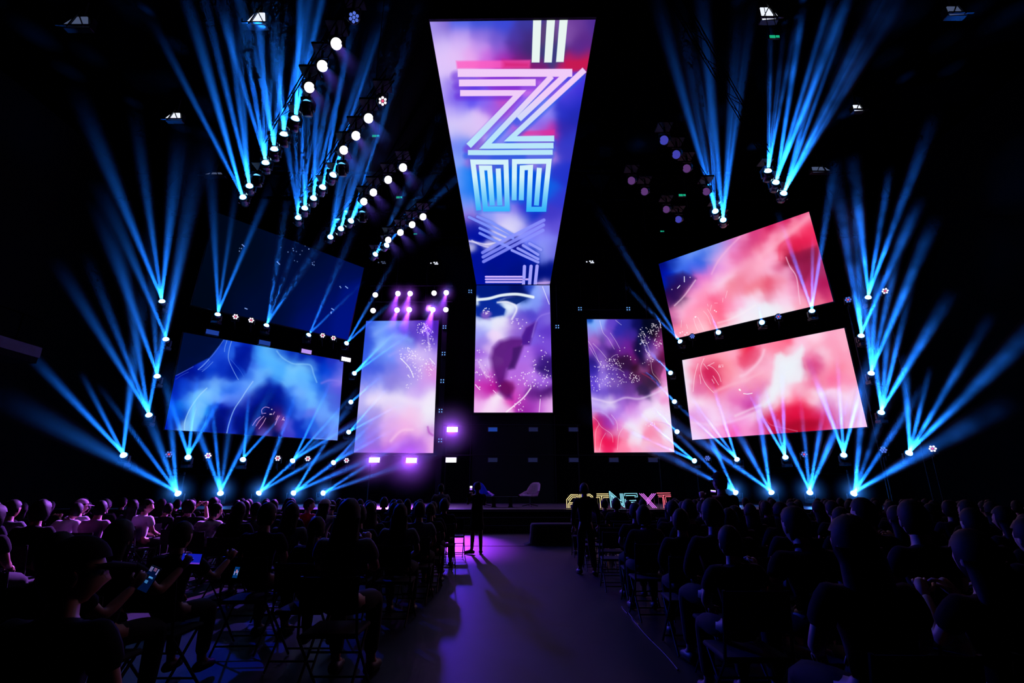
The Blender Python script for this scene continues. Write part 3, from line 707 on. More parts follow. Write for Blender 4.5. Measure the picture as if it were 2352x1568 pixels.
def paint_lower_left(p):
    p.frame(350, 730, 4.48); p.warp(12, 70, 6)
    p.field([(340,200,'000d38'),(450,230,'000d38'),(600,230,'000a40'),(700,240,'0028b0'),(760,240,'2058e0'),(850,280,'1850e0'),(930,300,'0020b0'),(1000,300,'0018a0'),(1080,310,'3a98fa'),(1200,330,'58b0fa'),(1280,340,'4a98f0'),(1330,360,'0030c0'),(1420,380,'0020a8'),(1550,400,'0018a0'),(1700,420,'0018a8'),(1850,440,'2030c0'),(1950,470,'5058d8'),
      (320,330,'000c38'),(450,350,'000c38'),(560,360,'001060'),(640,370,'1848d8'),(720,370,'1848d8'),(800,380,'2868e8'),(880,390,'0018a0'),(980,400,'001090'),(1040,400,'3078f0'),(1120,400,'50b0ff'),(1220,400,'58b8ff'),(1320,420,'60b8ff'),(1420,440,'50a8fa'),(1480,420,'2060d8'),(1600,460,'0028b8'),(1750,500,'0038c8'),(1880,520,'1840d0'),(1960,560,'7070e8'),
      (300,470,'000e50'),(400,480,'0010a0'),(500,460,'1038c8'),(600,440,'1848d8'),(700,460,'0830c0'),(780,470,'0c30c0'),(860,480,'0018a0'),(960,480,'0028b8'),(1020,500,'4a88fa'),(1120,490,'48a0ff'),(1220,480,'50b0ff'),(1330,500,'48a8ff'),(1440,510,'78c8ff'),(1540,500,'78c8ff'),(1620,490,'70c0ff'),(1680,540,'0a40d0'),(1800,560,'0a48e0'),(1900,600,'4058e0'),(1950,640,'a088f0'),
      (270,580,'0010a0'),(380,590,'00108a'),(480,580,'0020a8'),(600,560,'0838c8'),(720,560,'0830c0'),(820,560,'0020a8'),(900,580,'0028b0'),(980,600,'3a78f0'),(1080,580,'68b0ff'),(1180,560,'70c0ff'),(1300,570,'50b0ff'),(1420,580,'68c0ff'),(1540,590,'60b8ff'),(1640,600,'58b0ff'),(1700,630,'1050d8'),(1800,640,'4060e0'),(1900,670,'7868e8'),
      (230,700,'0020a8'),(340,700,'0838c8'),(430,680,'2860e0'),(520,670,'4888f0'),(640,660,'68a8fa'),(760,670,'5a98fa'),(860,680,'4a88f8'),(940,690,'5a98ff'),(1020,680,'70b0ff'),(1120,640,'60a8ff'),(1200,620,'1a50d8'),(1280,640,'3080f0'),(1400,660,'68b8ff'),(1540,680,'60b0ff'),(1660,700,'50a0ff'),(1740,720,'1858e0'),(1850,740,'5060e0'),(1930,760,'5858e0'),
      (210,800,'0028c0'),(320,800,'0838c8'),(380,820,'5aa8fa'),(480,800,'78c8ff'),(560,780,'80c8ff'),(660,740,'68b0ff'),(760,740,'2868e8'),(840,740,'2060e8'),(900,760,'5890ff'),(1000,780,'6090f0'),(1080,740,'1a48d0'),(1180,740,'0018a0'),(1300,740,'0020b0'),(1400,760,'3878f0'),(1500,780,'70b0ff'),(1620,800,'68b8ff'),(1740,820,'4080f0'),(1850,840,'4868e0'),(1930,860,'4858d8'),
      (190,900,'0038d0'),(260,920,'0870f0'),(340,900,'3888f0'),(430,860,'70c0ff'),(520,860,'60b0ff'),(620,820,'68a8ff'),(760,820,'6898ff'),(820,860,'5080f8'),(880,860,'6090f8'),(960,860,'3848d0'),(1060,840,'0018a0'),(1180,840,'00107a'),(1300,850,'00188a'),(1400,860,'1048d0'),(1520,860,'5090f8'),(1640,880,'68b0ff'),(1760,900,'60a0ff'),(1880,930,'4a70e8'),
      (170,1000,'0038c8'),(250,1000,'0058e8'),(330,980,'0830b0'),(400,980,'70c0ff'),(480,980,'68c0ff'),(560,960,'2090ff'),(640,940,'1040c0'),(740,940,'0010a0'),(820,920,'2038c0'),(880,940,'0818a0'),(980,960,'001080'),(1080,960,'00105a'),(1200,980,'100a3a'),(1300,960,'48186a'),(1400,980,'0838c0'),(1500,980,'4070f0'),(1620,980,'6078f0'),(1760,1000,'68a0ff'),(1870,1040,'68a8ff'),
      (150,1090,'0020b0'),(250,1090,'001880'),(330,1100,'78b0f0'),(420,1100,'68b8ff'),(500,1080,'3098ff'),(580,1060,'0a38c0'),(680,1080,'000e80'),(780,1090,'1838d8'),(860,1080,'000c70'),(980,1090,'001070'),(1100,1080,'301060'),(1200,1080,'0a0830'),(1300,1080,'68389a'),(1400,1100,'4a50d8'),(1500,1080,'0828b8'),(1620,1090,'2860e0'),(1760,1100,'5078e8'),(1880,1120,'6890f8'),
      (340,1160,'80b8f0'),(500,1170,'0840c8'),(700,1170,'000c70'),(800,1180,'1838d0'),(950,1190,'000e68'),(1170,1200,'5048b0'),(1260,1210,'000a58'),(1400,1210,'3a3ac8'),(1550,1220,'0830c0'),(1700,1235,'4068d8'),(1880,1250,'6890f0')], 42)
    p.poly([(300,100),(738,212),(690,280),(585,405),(440,480),(250,585),(200,585),(250,300)], '000c34', 7, 0.95)
    p.poly([(850,300),(930,285),(1015,300),(1010,440),(960,560),(900,500),(850,430)], '001596', 16, 0.7)
    p.poly([(1200,640),(1320,690),(1380,780),(1390,900),(1330,960),(1180,1000),(1000,1060),(860,1170),(780,1185),(820,1050),(890,900),(980,800),(1100,700)], '000f86', 40, 0.55)
    p.poly([(325,1160),(335,1050),(390,930),(480,850),(560,900),(520,1030),(440,1168)], '7cc4ff', 16, 0.55)
    p.poly([(640,940),(830,920),(790,1040),(760,1180),(560,1175),(600,1060)], '000a6a', 24, 0.6)
    p.line([(1280, 340), (1340, 410), (1450, 470), (1560, 475), (1630, 490), (1660, 580), (1690, 660)], 16, '90d0ff', 0.55, 1.0)
    p.line([(770, 225), (745, 300), (740, 345)], 8, '88b0f8', 0.6); p.line([(815, 240), (790, 320), (780, 420), (825, 530), (880, 632)], 9, '90b8fc', 0.75, 0.7)
    p.line([(800, 420), (850, 480), (900, 540), (938, 605)], 7, '3a68e0', 0.7, 0.8)
    p.line([(740, 218), (680, 300), (600, 400), (470, 530)], 9, '6890f0', 0.6, 0.8)
    p.line([(590, 440), (530, 520), (470, 532)], 5, '78a0f8', 0.4); p.line([(620, 450), (560, 510), (510, 550)], 7, '80a8fc', 0.7, 0.8); p.line([(580, 425), (520, 490), (468, 530)], 7, '90b8ff', 0.8, 0.8)
    p.line([(245, 592), (330, 548), (420, 500)], 7, '5878e0', 0.8, 0.8); p.line([(240, 632), (300, 590), (370, 556)], 6, '3a5cd0', 0.7, 0.8)
    p.line([(765, 1190), (790, 1080), (840, 940), (915, 825), (960, 750), (1030, 650)], 12, '9cc8ff', 0.85, 0.8)
    p.line([(330, 1160), (336, 1060), (390, 930), (480, 800), (560, 720)], 12, 'a8dcff', 0.75, 0.8)
    p.line([(560, 1000), (540, 1090), (500, 1160)], 8, '48a8ff', 0.5, 0.9); p.line([(450, 930), (420, 1040), (400, 1160)], 12, 'a0dcff', 0.4, 1.0)
    p.line([(1660, 1240), (1760, 1248), (1900, 1258)], 14, '88a8fc', 0.6, 0.8)
    p.line([(1740, 670), (1830, 640), (1940, 655)], 26, '8878ec', 0.5, 1.0)
    for q in ([(1200,922),(1155,915),(1122,945),(1128,985)],[(1140,980),(1165,978)],[(1030,1105),(1070,1045),(1110,1015)],[(1065,1110),(1100,1055),(1145,1010)],[(1095,1140),(1135,1085),(1165,1028)],[(1260,1100),(1280,1050),(1305,1005)],[(1270,1045),(1290,1002)],[(1332,1050),(1350,1020)],[(1205,992),(1225,985)],[(1240,990),(1255,965)]):
        p.line(q, 8, 'f4b8f0', 0.85, 0.7)
    p.sparks(13, [(1225, 940, 4, 4, 1), (1215, 990, 8, 5, 2), (1345, 1045, 10, 10, 2)], size=6)


def paint_upper_left(p):
    p.frame(0, 0, 1.0); p.warp(4, 40, 7)
    p.field([(500,500,'000718'),(700,560,'000a2c'),(820,620,'000c3c'),(820,680,'00107a'),(805,750,'001290'),(765,755,'000f70'),(770,700,'000e54'),(600,700,'000b34'),(450,690,'000718'),(700,640,'000c38'),(560,600,'00091f')], 45)
    p.poly([(790, 660), (836, 640), (836, 800), (760, 800), (765, 730)], '001488', 10, 0.6)
    p.sparks(15, [(690, 570, 45, 16, 10), (725, 600, 12, 14, 4), (680, 600, 6, 6, 2), (785, 660, 8, 3, 2), (560, 570, 16, 12, 3), (765, 715, 4, 16, 3)], 'a0c0ff', 1.3)
    for q in ([(558,564),(563,568)],[(639,604),(645,610)],[(794,658),(799,662)],[(763,710),(768,713)],[(563,708),(568,710)]):
        p.line(q, 2.4, '8aa8f0', 0.9)


def paint_ribbon(p):
    p.frame(900, 0, 3.92); p.warp(8, 80, 8)
    b = lambda X, Y, c, k=1.0: (196 + .875 * X, 1372 + .875 * Y, c, k)
    p.field([(360,220,'a898f0'),(450,230,'8068d0'),(600,210,'4a60e8'),(800,215,'3a50d8'),(1000,220,'3848d8'),(1200,230,'3a38a0'),(1700,230,'6a3a98'),(1800,210,'4a2890'),(1600,300,'8050a8'),(420,330,'b8a0f0'),(600,320,'b898f0'),(800,330,'9070e0'),(950,330,'7058d0'),(1100,330,'4838a8'),(1220,320,'40287a'),(1380,350,'5a4078'),(1700,350,'5a2888'),
      (430,430,'d8c0fa'),(600,420,'d8b8f8'),(780,430,'c898f0'),(950,440,'9060d8'),(1100,440,'5a2c98'),(1200,450,'3a2870'),(1360,480,'3a3a78'),(1480,480,'3a3a80'),(1700,460,'5a2890'),(450,540,'e0c4fc'),(560,530,'e4c0f8'),(700,520,'e8a8f0'),(850,520,'d068e0'),(1000,530,'b028b0'),(1150,550,'80187a'),(1300,590,'801870'),(1600,560,'c01a60'),(1740,560,'c81850'),
      (480,640,'dcc4fc'),(560,640,'e0c0f8'),(500,760,'b8a8f8'),(560,780,'7a50e0'),(480,880,'b0a0f8'),(560,900,'6a48e8'),(700,900,'5a48f0'),(850,920,'7a68f8'),(620,980,'a090f8'),(520,1000,'c0b0fa'),(900,960,'a858e0'),(1000,900,'c050c8'),(600,1080,'d8c8fa'),(700,1080,'d8c8fa'),(800,1060,'e0c0f8'),(560,1180,'d0c8fa'),(680,1180,'d8c0f4'),(600,1260,'a8a8fc'),(580,1340,'6a78f0'),(640,1300,'5080f0'),(560,1400,'88a8ff'),
      (1000,800,'a030d0'),(1300,760,'c068e8'),(1500,760,'b850e8'),(1200,1000,'9060f0'),(1100,1130,'a860e0'),(1250,1100,'7070f8'),(1000,1180,'8088f8'),(1400,1000,'9088fa'),(1350,1100,'8a70f0'),(1420,1180,'d030a8'),(1250,1190,'d070d0'),(1650,760,'5848e8'),(1600,900,'4a40e0'),(1700,800,'3028d0'),(1550,1000,'2830c8'),(1650,950,'2028c0'),(1640,1050,'2028b0'),(1560,1150,'3028b0'),(1600,1250,'3038c8'),(1550,1350,'3838c8'),(1000,1410,'6060d8'),(1400,1410,'b080e0'),(750,1410,'9068d8'),
      b(470,300,'80a0ff'),b(540,300,'0878f0'),b(540,450,'0870f0'),b(500,500,'90a0fa'),b(560,560,'8098f8'),b(990,300,'0060e0'),b(740,350,'0a80f0'),b(1080,400,'0060e0'),b(1230,350,'0048d8'),b(1410,350,'1060e8'),b(1480,200,'2838d0'),b(1560,250,'2030c8'),b(1500,450,'3038d0'),b(580,640,'9870d8'),b(750,640,'8898f8'),b(1000,580,'8a80f0'),b(1120,560,'3030d0'),b(900,660,'b8b0f8'),b(1000,720,'d8d8fa'),b(950,780,'e0d8fa'),b(1080,700,'c0b8f8'),b(1200,640,'0828c0'),b(1400,640,'4038c8'),b(1250,780,'7a68e8'),b(1420,760,'6050d8'),b(600,760,'1018a0'),
      b(650,880,'0010a0'),b(600,960,'f0e8fc',.5),b(760,960,'d8d0f8',.5),b(700,1040,'001098'),b(640,1150,'001098'),b(850,1100,'000f90'),b(1000,1100,'001090'),b(1050,940,'101088',.6),b(1200,870,'7a88ff'),b(1350,880,'8a90ff'),b(1350,1000,'90a0f8'),b(1420,1000,'6860e0'),b(1200,1080,'0018a0'),b(1330,1090,'7a88f0',.6),b(1350,1200,'001080'),b(1100,1200,'000f80'),b(800,1220,'001088'),b(700,1330,'0010a0'),b(1340,1340,'c0a0f0',.5),b(1300,1250,'001078')], 55)
    p.poly([(578,548),(900,545),(1250,540),(1240,614),(586,617)], 'ff5cc0', 10, 0.8); p.poly([(1000,545),(1240,560),(1240,612),(1000,614)], 'd01868', 30, 0.7)
    p.poly([(1560,545),(1768,540),(1745,615),(1640,640),(1560,610)], 'c81850', 16, 0.8)
    p.poly([(1100,1182),(1466,1168),(1466,1214),(1110,1218)], 'e0309c', 10, 0.65)
    for bar in ([(1273,183),(1348,183),(1330,562),(1258,562)], [(1397,183),(1472,183),(1440,562),(1371,562)], [(1512,183),(1587,183),(1547,558),(1478,558)]):
        p.poly([(x - 3, y + (4 if y > 300 else -30)) for x, y in bar], '2a5a8a', 10, 0.5); p.poly([(x, y if y > 300 else 150) for x, y in bar], 'e8f5f2', 2.5)
    n1 = [(592,655),(1625,655)]; n0 = [(1590,650),(1142,1070)]; n2 = [(1440,685),(840,1313),(1455,1310)]; n3 = [(603,745),(1295,742)]; n4 = [(613,836),(1150,836),(690,1312)]; n5 = [(1735,628),(1065,1248),(1462,1246)]; n6 = [(684,1372),(1448,1370)]
    for q, w in ((n1, 72), (n0, 56), (n2, 52), (n3, 62), (n4, 56), (n5, 54), (n6, 46)):
        p.line([(x - 14, y + 30) for x, y in q], w * 1.25, '6a30d8' if q in (n1, n3, n4) else '1a58e8', 0.55, 0.5, False)
    Y = p.Y.copy()
    for q, w in ((n1, 72), (n0, 56), (n2, 52), (n3, 62), (n4, 56), (n5, 54), (n6, 46)):
        al = p.bar(q, w, 3)[..., None]
        t = np.clip((Y - 850) / 380, 0, 1)[..., None]
        col = np.array([0.945, 0.80, 0.975]) * (1 - t) + np.array([0.72, 0.90, 0.985]) * t
        p.img = (p.img * (1 - al) + col * al).astype(np.float32)
    p.frame(950, 350, 4.48)
    E = [[(670,595),(609,97),(948,97),(962,578),(738,580),(697,157),(780,157),(808,545)], [(868,162),(885,545)], [(1032,490),(1036,92),(1393,90),(1340,583),(1184,583),(1202,152),(1116,157),(1106,490)], [(1293,157),(1262,545)]]
    Y = p.Y.copy()
    for q in E:
        p.line(q, 78, '0060e8', 0.35, 0.5, False)
    for q in E:
        al = p.bar(q, 52, 2.5)[..., None]
        t = np.clip((Y - 250) / 340, 0, 1)[..., None]
        col = np.array([0.83, 0.95, 0.985]) * (1 - t) + np.array([0.20, 0.70, 0.985]) * t
        p.img = (p.img * (1 - al) + col * al).astype(np.float32)
    for q, c, w in (([(572,912),(640,925),(740,945),(830,930),(900,900),(960,850)], 'f0e8fc', 26), ([(600,905),(680,950),(770,975)], 'e0d8fa', 18)):
        p.line(q, w, c, 0.8, 0.7)
    for q in ([(655,660),(800,720),(1030,850)], [(570,665),(1020,880)], [(680,778),(930,890)], [(680,830),(990,980)], [(1010,1005),(1280,1128)], [(1070,985),(1280,1095)], [(1125,955),(1280,1050)], [(1190,935),(1310,1000)]):
        p.line(q, 36, '0018b0', 0.4, 0.8, False); p.line(q, 28, '8094ff' if q[0][1] < 840 else '9aa0ff', 0.92, 0.2, False)
    for q in ([(1340,695),(1130,800),(900,920),(710,1030)], [(1335,745),(1100,870),(715,1075)], [(1330,800),(1100,920),(720,1122)]):
        p.line(q, 34, '8a92ff', 0.85, 0.25, False)
    for q, w in (([(742,1278),(1140,1278)], 19), ([(742,1305),(1190,1305)], 19), ([(745,1333),(1132,1333)], 19), ([(1140,1172),(1136,1284)], 34), ([(1208,1170),(1192,1366)], 34), ([(1270,1168),(1250,1366)], 34), ([(1132,1328),(1130,1366)], 32)):
        p.line([(x, y + 12) for x, y in q], w, '0030d0', 0.5, 0.6, False); p.line(q, w, 'd0b4ff' if w < 25 else 'a8a4ff', 0.97, 0.15, False)
    p.line([(1270, 1345), (1400, 1335)], 22, 'd8b0f0', 0.7, 0.8)


S_C = [at_depth(*q, 28.0) for q in ((1094.5, 655), (1262.5, 655), (1269.5, 947), (1088.5, 947))]
led_screen('led_screen', S_C, paint_centre, 'tall centre LED wall of purple folds hanging below the overhead lettering', cables=False)
led_screen('led_screen', [at_depth(*q, 28.0) for q in ((841, 737), (1007, 736), (995, 1040), (813, 1039))], paint_left, 'upright LED wall of pale lilac clouds left of the centre wall')
led_screen('led_screen', [at_depth(*q, 28.0) for q in ((1348, 733), (1517, 733), (1549, 1038), (1365, 1039))], paint_right, 'upright LED wall of purple and pink fur right of the centre wall')
led_screen('led_screen', [at_wing(*q) for q in ((1513, 606), (1858, 486), (1914, 692), (1552, 777))], paint_upper_right, 'upper wing LED wall, red and pink with a blue corner')
led_screen('led_screen', [at_wing(*q) for q in ((1567, 827), (1939, 753), (1992, 980), (1590, 1010))], paint_lower_right, 'lower wing LED wall, pink and white swirls, under the red one', cables=False)
led_screen('led_screen', [at_wing(*q) for q in ((422, 763.5), (789, 828), (775, 1011), (378, 986))], paint_lower_left, 'lower wing LED wall showing bright blue flowing shapes', cables=False)
led_screen('led_screen', [at_wing(*q) for q in ((496, 487), (836, 615), (798.5, 780), (440, 700))], paint_upper_left, 'nearly dark navy wing LED wall above the bright blue one')
RIB = [at_height(*q, 13.735) for q in ((987, 50), (1368, 45), (1262.5, 655), (1094.5, 655))]
led_screen('led_banner', RIB, paint_ribbon, 'long overhead LED banner with neon letters NEXT running toward the stage', thick=0.3)


# ------------------------------------------------------------------ beam lights
BLUE = (0.008, 0.175, 1.0)
BEAM_W = 23.0


def fixture_meshes():
    d = {}
    bm = bmesh.new()
    box(bm, (0, 0, 0.07), (0.36, 0.36, 0.14), bevel=0.02); box(bm, (0, -0.181, 0.07), (0.2, 0.004, 0.06))
    d['base'] = mesh_of(bm, 'base', M['plastic'])
    bm = bmesh.new()
    box(bm, (0, 0, 0.16), (0.42, 0.12, 0.05), bevel=0.01)
    for s in (-1, 1):
        box(bm, (s * 0.205, 0, 0.30), (0.05, 0.13, 0.28), bevel=0.015)
    d['yoke'] = mesh_of(bm, 'yoke', M['plastic'])
    bm = bmesh.new()
    lathe(bm, [(0.09, -0.22), (0.15, -0.20), (0.165, -0.05), (0.15, 0.02), (0.165, 0.05), (0.17, 0.185), (0.155, 0.20), (0.135, 0.19)], 20)
    d['head'] = smooth(mesh_of(bm, 'head', M['plastic']))
    bm = bmesh.new(); lathe(bm, [(0.125, 0.0), (0.12, 0.03), (0.10, 0.065), (0.065, 0.09), (0.02, 0.10)], 16)
    d['lens'] = mesh_of(bm, 'lens', EM['lens'])
    d['lens_dim'] = d['lens'].copy(); d['lens_dim'].materials.clear(); d['lens_dim'].materials.append(EM['lens_dim'])
    bm = bmesh.new()
    n = 20
    for k in range(n):
        a, b = 2 * PI * k / n, 2 * PI * (k + 1) / n
        vs = [bm.verts.new((r * math.cos(t), r * math.sin(t), z)) for r, t, z in ((0.128, a, 0.0), (0.128, b, 0.0), (0.155, b, -0.002), (0.155, a, -0.002))]
        bm.faces.new(list(reversed(vs)))
    bmesh.ops.remove_doubles(bm, verts=bm.verts, dist=1e-4)
    d['ring'] = mesh_of(bm, 'lens_ring', EM['ring'])
    return d


FM = fixture_meshes()

def spot(parent, loc, d, deg, power, color, size=0.04, blend=0.6):
    ld = bpy.data.lights.new('spot', 'SPOT')
    ld.energy = power; ld.color = color
    ld.spot_size = math.radians(deg); ld.spot_blend = blend; ld.shadow_soft_size = size
    l = bpy.data.objects.new('lamp', ld)
    COL.objects.link(l); l.parent = parent; l.location = loc
    l.rotation_mode = 'QUATERNION'; l.rotation_quaternion = aim(-Vector(d))
    return l


def disc_beam(parent, loc, d, deg, power, color, dia=0.11):
    """a lens disc that throws a tight beam"""
    ld = bpy.data.lights.new('beam', 'AREA')
    ld.shape = 'DISK'; ld.size = dia; ld.spread = math.radians(deg)
    ld.energy = power; ld.color = color
    l = bpy.data.objects.new('lamp', ld)
    COL.objects.link(l); l.parent = parent; l.location = loc
    l.rotation_mode = 'QUATERNION'; l.rotation_quaternion = aim(-Vector(d))
    return l


def point(parent, loc, power, color, size=0.05):
    ld = bpy.data.lights.new('point', 'POINT')
    ld.energy = power; ld.color = color; ld.shadow_soft_size = size
    l = bpy.data.objects.new('lamp', ld)
    COL.objects.link(l); l.parent = parent; l.location = loc
    return l


AIR = tag(bpy.data.objects.new('haze', None), 'haze in which the blue and violet light beams stand out', 'haze', kind='stuff')
COL.objects.link(AIR)


def haze_curve(name, pts, m):
    """a closed round body of haze swept along Z; pts: (height, radius)"""
    cu = bpy.data.curves.new(name, 'CURVE')
    cu.dimensions = '3D'; cu.bevel_depth = 1.0; cu.bevel_resolution = 5; cu.use_fill_caps = True
    sp = cu.splines.new('POLY')
    sp.points.add(len(pts) - 1)
    for q, (z, r) in zip(sp.points, pts):
        q.co = (0, 0, z, 1); q.radius = r
    cu.materials.append(m)
    return cu


def haze_beam(parent, loc, d, L, deg, m=None):
    r = math.tan(math.radians(deg / 2)) * L
    o = obj('light_beam', haze_curve('light_beam', [(0.0, 0.085), (1.0, r * 1.03 + 0.085)], m or HAZE), None, AIR, parent.matrix_basis @ Vector(loc))
    o.scale = (1, 1, L)
    o.rotation_mode = 'QUATERNION'; o.rotation_quaternion = aim(d)
    return o


PUFF = haze_curve('bloom_haze', [(math.sin(a), max(0.02, math.cos(a))) for a in (PI * (k / 10 - 0.5) for k in range(11))], HAZE_NEAR)


def haze_puff(parent, loc, r):  # ball of haze added round a lamp to imitate lens bloom
    o = obj('bloom_haze', PUFF, None, AIR, parent.matrix_basis @ Vector(loc))
    o.scale = (r,) * 3
    return o


def beam_light(lens, ends, label, group, halo=1.0, dim=False, puff=1.0, smoke=False, hang=False, wide=0.0):
    """lens: where the lens sits in the hall; ends: (point the beam fades out at, spread in degrees, strength)"""
    lens = Vector(lens)
    if ends:
        ax = Vector()
        for e in ends: ax += (e[0] - lens).normalized()
        ax.normalize()
        ax = (ax + 0.75 * (Vector((0, 0, EYE)) - lens).normalized()).normalized()
    else:
        ax = Vector((0.0, -0.45, 0.9)).normalized()
    pivot = lens - ax * 0.20
    root = empty('beam_light', pivot - Vector((0, 0, 0.34)), label, 'stage light', group)
    up = Vector((0, 0, 0.34))
    bs = obj('base', FM['base'], None, root); yk = obj('yoke', FM['yoke'], None, root)
    if hang:
        for o in (bs, yk): o.location = (0, 0, 0.68); o.rotation_euler = (PI, 0, 0)
    hd = obj('head', FM['head'], None, root, up); hd.rotation_mode = 'QUATERNION'; hd.rotation_quaternion = aim(ax)
    obj('lens', FM['lens_dim' if dim else 'lens'], None, hd, (0, 0, 0.185))
    obj('lens_ring', FM['ring'], None, hd, (0, 0, 0.203))
    src = up + ax * 0.36
    for (e, deg, st) in ends:
        v = e - (pivot + ax * 0.36)
        L = v.length * 1.65
        v.normalize()
        # stop at the roof
        if v.z > 0: L = min(L, (RZ - 0.15 - lens.z) / v.z)
        deg *= 1.25
        disc_beam(root, src, v, deg, BEAM_W * st, BLUE)
        haze_beam(root, src, v, L, deg, HAZE_SMOKE if smoke else None)
    if wide and ends:
        v = (ax + Vector((0, 0, 0.35))).normalized()
        spot(root, src, v, 46, BEAM_W * wide, BLUE, blend=1.0)
        haze_beam(root, src, v, 7.0, 46, HAZE_THIN)
    if halo:
        point(root, src + ax * 0.02, 60 * halo, (0.01, 0.22, 1.0), 0.05)
        haze_puff(root, src, puff)
    return root


def ends_of(p, lst, tilt=0.9):
    out = []
    for (x, y, deg, st) in lst:
        d = p.y * tilt
        q = at_depth(x, y, d)
        if q.z > 17.3: q = at_height(x, y, 17.3)
        if q.y > p.y + 1: q = at_depth(x, y, p.y)
        out.append((q, deg, st))
    return out


def ends_wing(p, lst, off):
    """beams from a wing fan out in front of the wing's own plane, so none of them runs through a screen"""
    out = []
    for (x, y, deg, st) in lst:
        q = at_wing(x, y, off + 1.3)
        if q.y > 26.6 or q.x * p.x < 0: q = at_depth(x, y, min(p.y * 0.95, 26.6))
        if q.z > 17.3: q = at_height(x, y, 17.3)
        out.append((q, deg, st))
    return out


# lights on the diagonal ceiling trusses: (lens, [(beam end, spread, strength) ...])
CEIL = [
  ('leftmost ceiling truss', [
    ((558, 453), [(428, 0, 3.2, 1), (372, 90, 3.0, .6), (455, 60, 2.6, .6)]),
    ((573, 427), [(470, 0, 3, .9), (520, 0, 3, .8), (548, 60, 2.5, .5)]),
    ((590, 404), []),
    ((610, 374), [(505, 20, 3, .7), (548, 0, 3.4, 1.0), (600, 0, 3.2, .6), (632, 60, 2.4, .6)]),
    ((630, 343), [(585, 0, 3, 1.0), (560, 0, 3, .5), (655, 40, 3, .8)]),
    ((652, 309), [(632, 0, 3, .9), (612, 0, 3, .5), (702, 30, 3, .7)]),
    ((678, 273), [(692, 0, 4, 1.0), (738, 0, 3.4, .9), (715, 0, 3, .4)]),
    ((705, 235), [])]),
  ('second ceiling truss from the left', [
    ((685, 500), [(635, 180, 5, .5), (705, 200, 2.4, .7), (672, 120, 3, .4), (730, 260, 2.4, .5)]),
    ((700, 478), [(688, 150, 3.2, .8), (760, 200, 3.4, .6), (720, 120, 3, .4)]),
    ((720, 455), [(735, 80, 4.4, .9), (800, 120, 2.6, .7), (775, 60, 2.6, .5)]),
    ((741, 430), [(800, 90, 2.6, .7), (860, 80, 3.4, .6)]),
    ((765, 402), [(835, 190, 2.2, .6), (880, 60, 3.4, .3)]),
    ((785, 378), [])]),
  ('third ceiling truss from the left', [
    ((759, 544), [(836, 110, 6.0, .5), (860, 190, 2.4, .6), (930, 150, 3.0, .7)]),
    ((783, 525), [(870, 130, 5.2, .8), (940, 40, 5.0, .9), (900, 160, 2.6, .6)]),
    ((806, 507), [(1000, 90, 4.4, .9), (940, 100, 3.0, .7), (1010, 210, 3.6, .5)]),
    ((832, 488), [])]),
  ('fourth ceiling truss from the left', [
    ((862, 584), [(985, 320, 3.6, .45), (1045, 330, 3.0, .35), (1060, 400, 3.4, .35)]),
    ((888, 563), [(985, 430, 2.4, .3)])]),
  ('second ceiling truss from the right', [
    ((1661, 505), [(1612, 0, 3.4, .9), (1598, 150, 2.4, .9), (1692, 80, 3.6, .8), (1722, 60, 2.8, .6)]),
    ((1643, 485), [(1522, 40, 4.0, .9), (1568, 60, 3.2, .8), (1625, 140, 2.4, .7)])]),
  ('rightmost ceiling truss', [
    ((1800, 444), [(2010, 20, 4.6, 1.6), (1905, 60, 3.4, 1.0), (1935, 60, 1.8, .9), (2060, 0, 4.5, .8)]),
    ((1782, 419), [(1945, 0, 3.6, 1.5), (1838, 60, 2.6, 1.1), (1895, 40, 2.4, .8)]),
    ((1764, 393), [(1770, 120, 2.0, .9), (1820, 90, 2.4, .6), (1795, 120, 1.8, .4)])]),
]
TRUSS_Z = 13.0
ROWS = {}
for tname, lst in CEIL:
    n = 0
    for (px, beams) in lst:
        p = at_height(*px, TRUSS_Z)
        n += 1
        r = beam_light(p, ends_of(p, beams), ('blue moving head light, ' if beams else 'dimmed moving head light, ') + ORD[n - 1] + ' from the stage end, ' + tname,
                       'beam lights on the ceiling trusses', halo=0, dim=not beams, smoke='rightmost' in tname, hang=True)
        ROWS.setdefault(tname, []).append(r.location.copy())

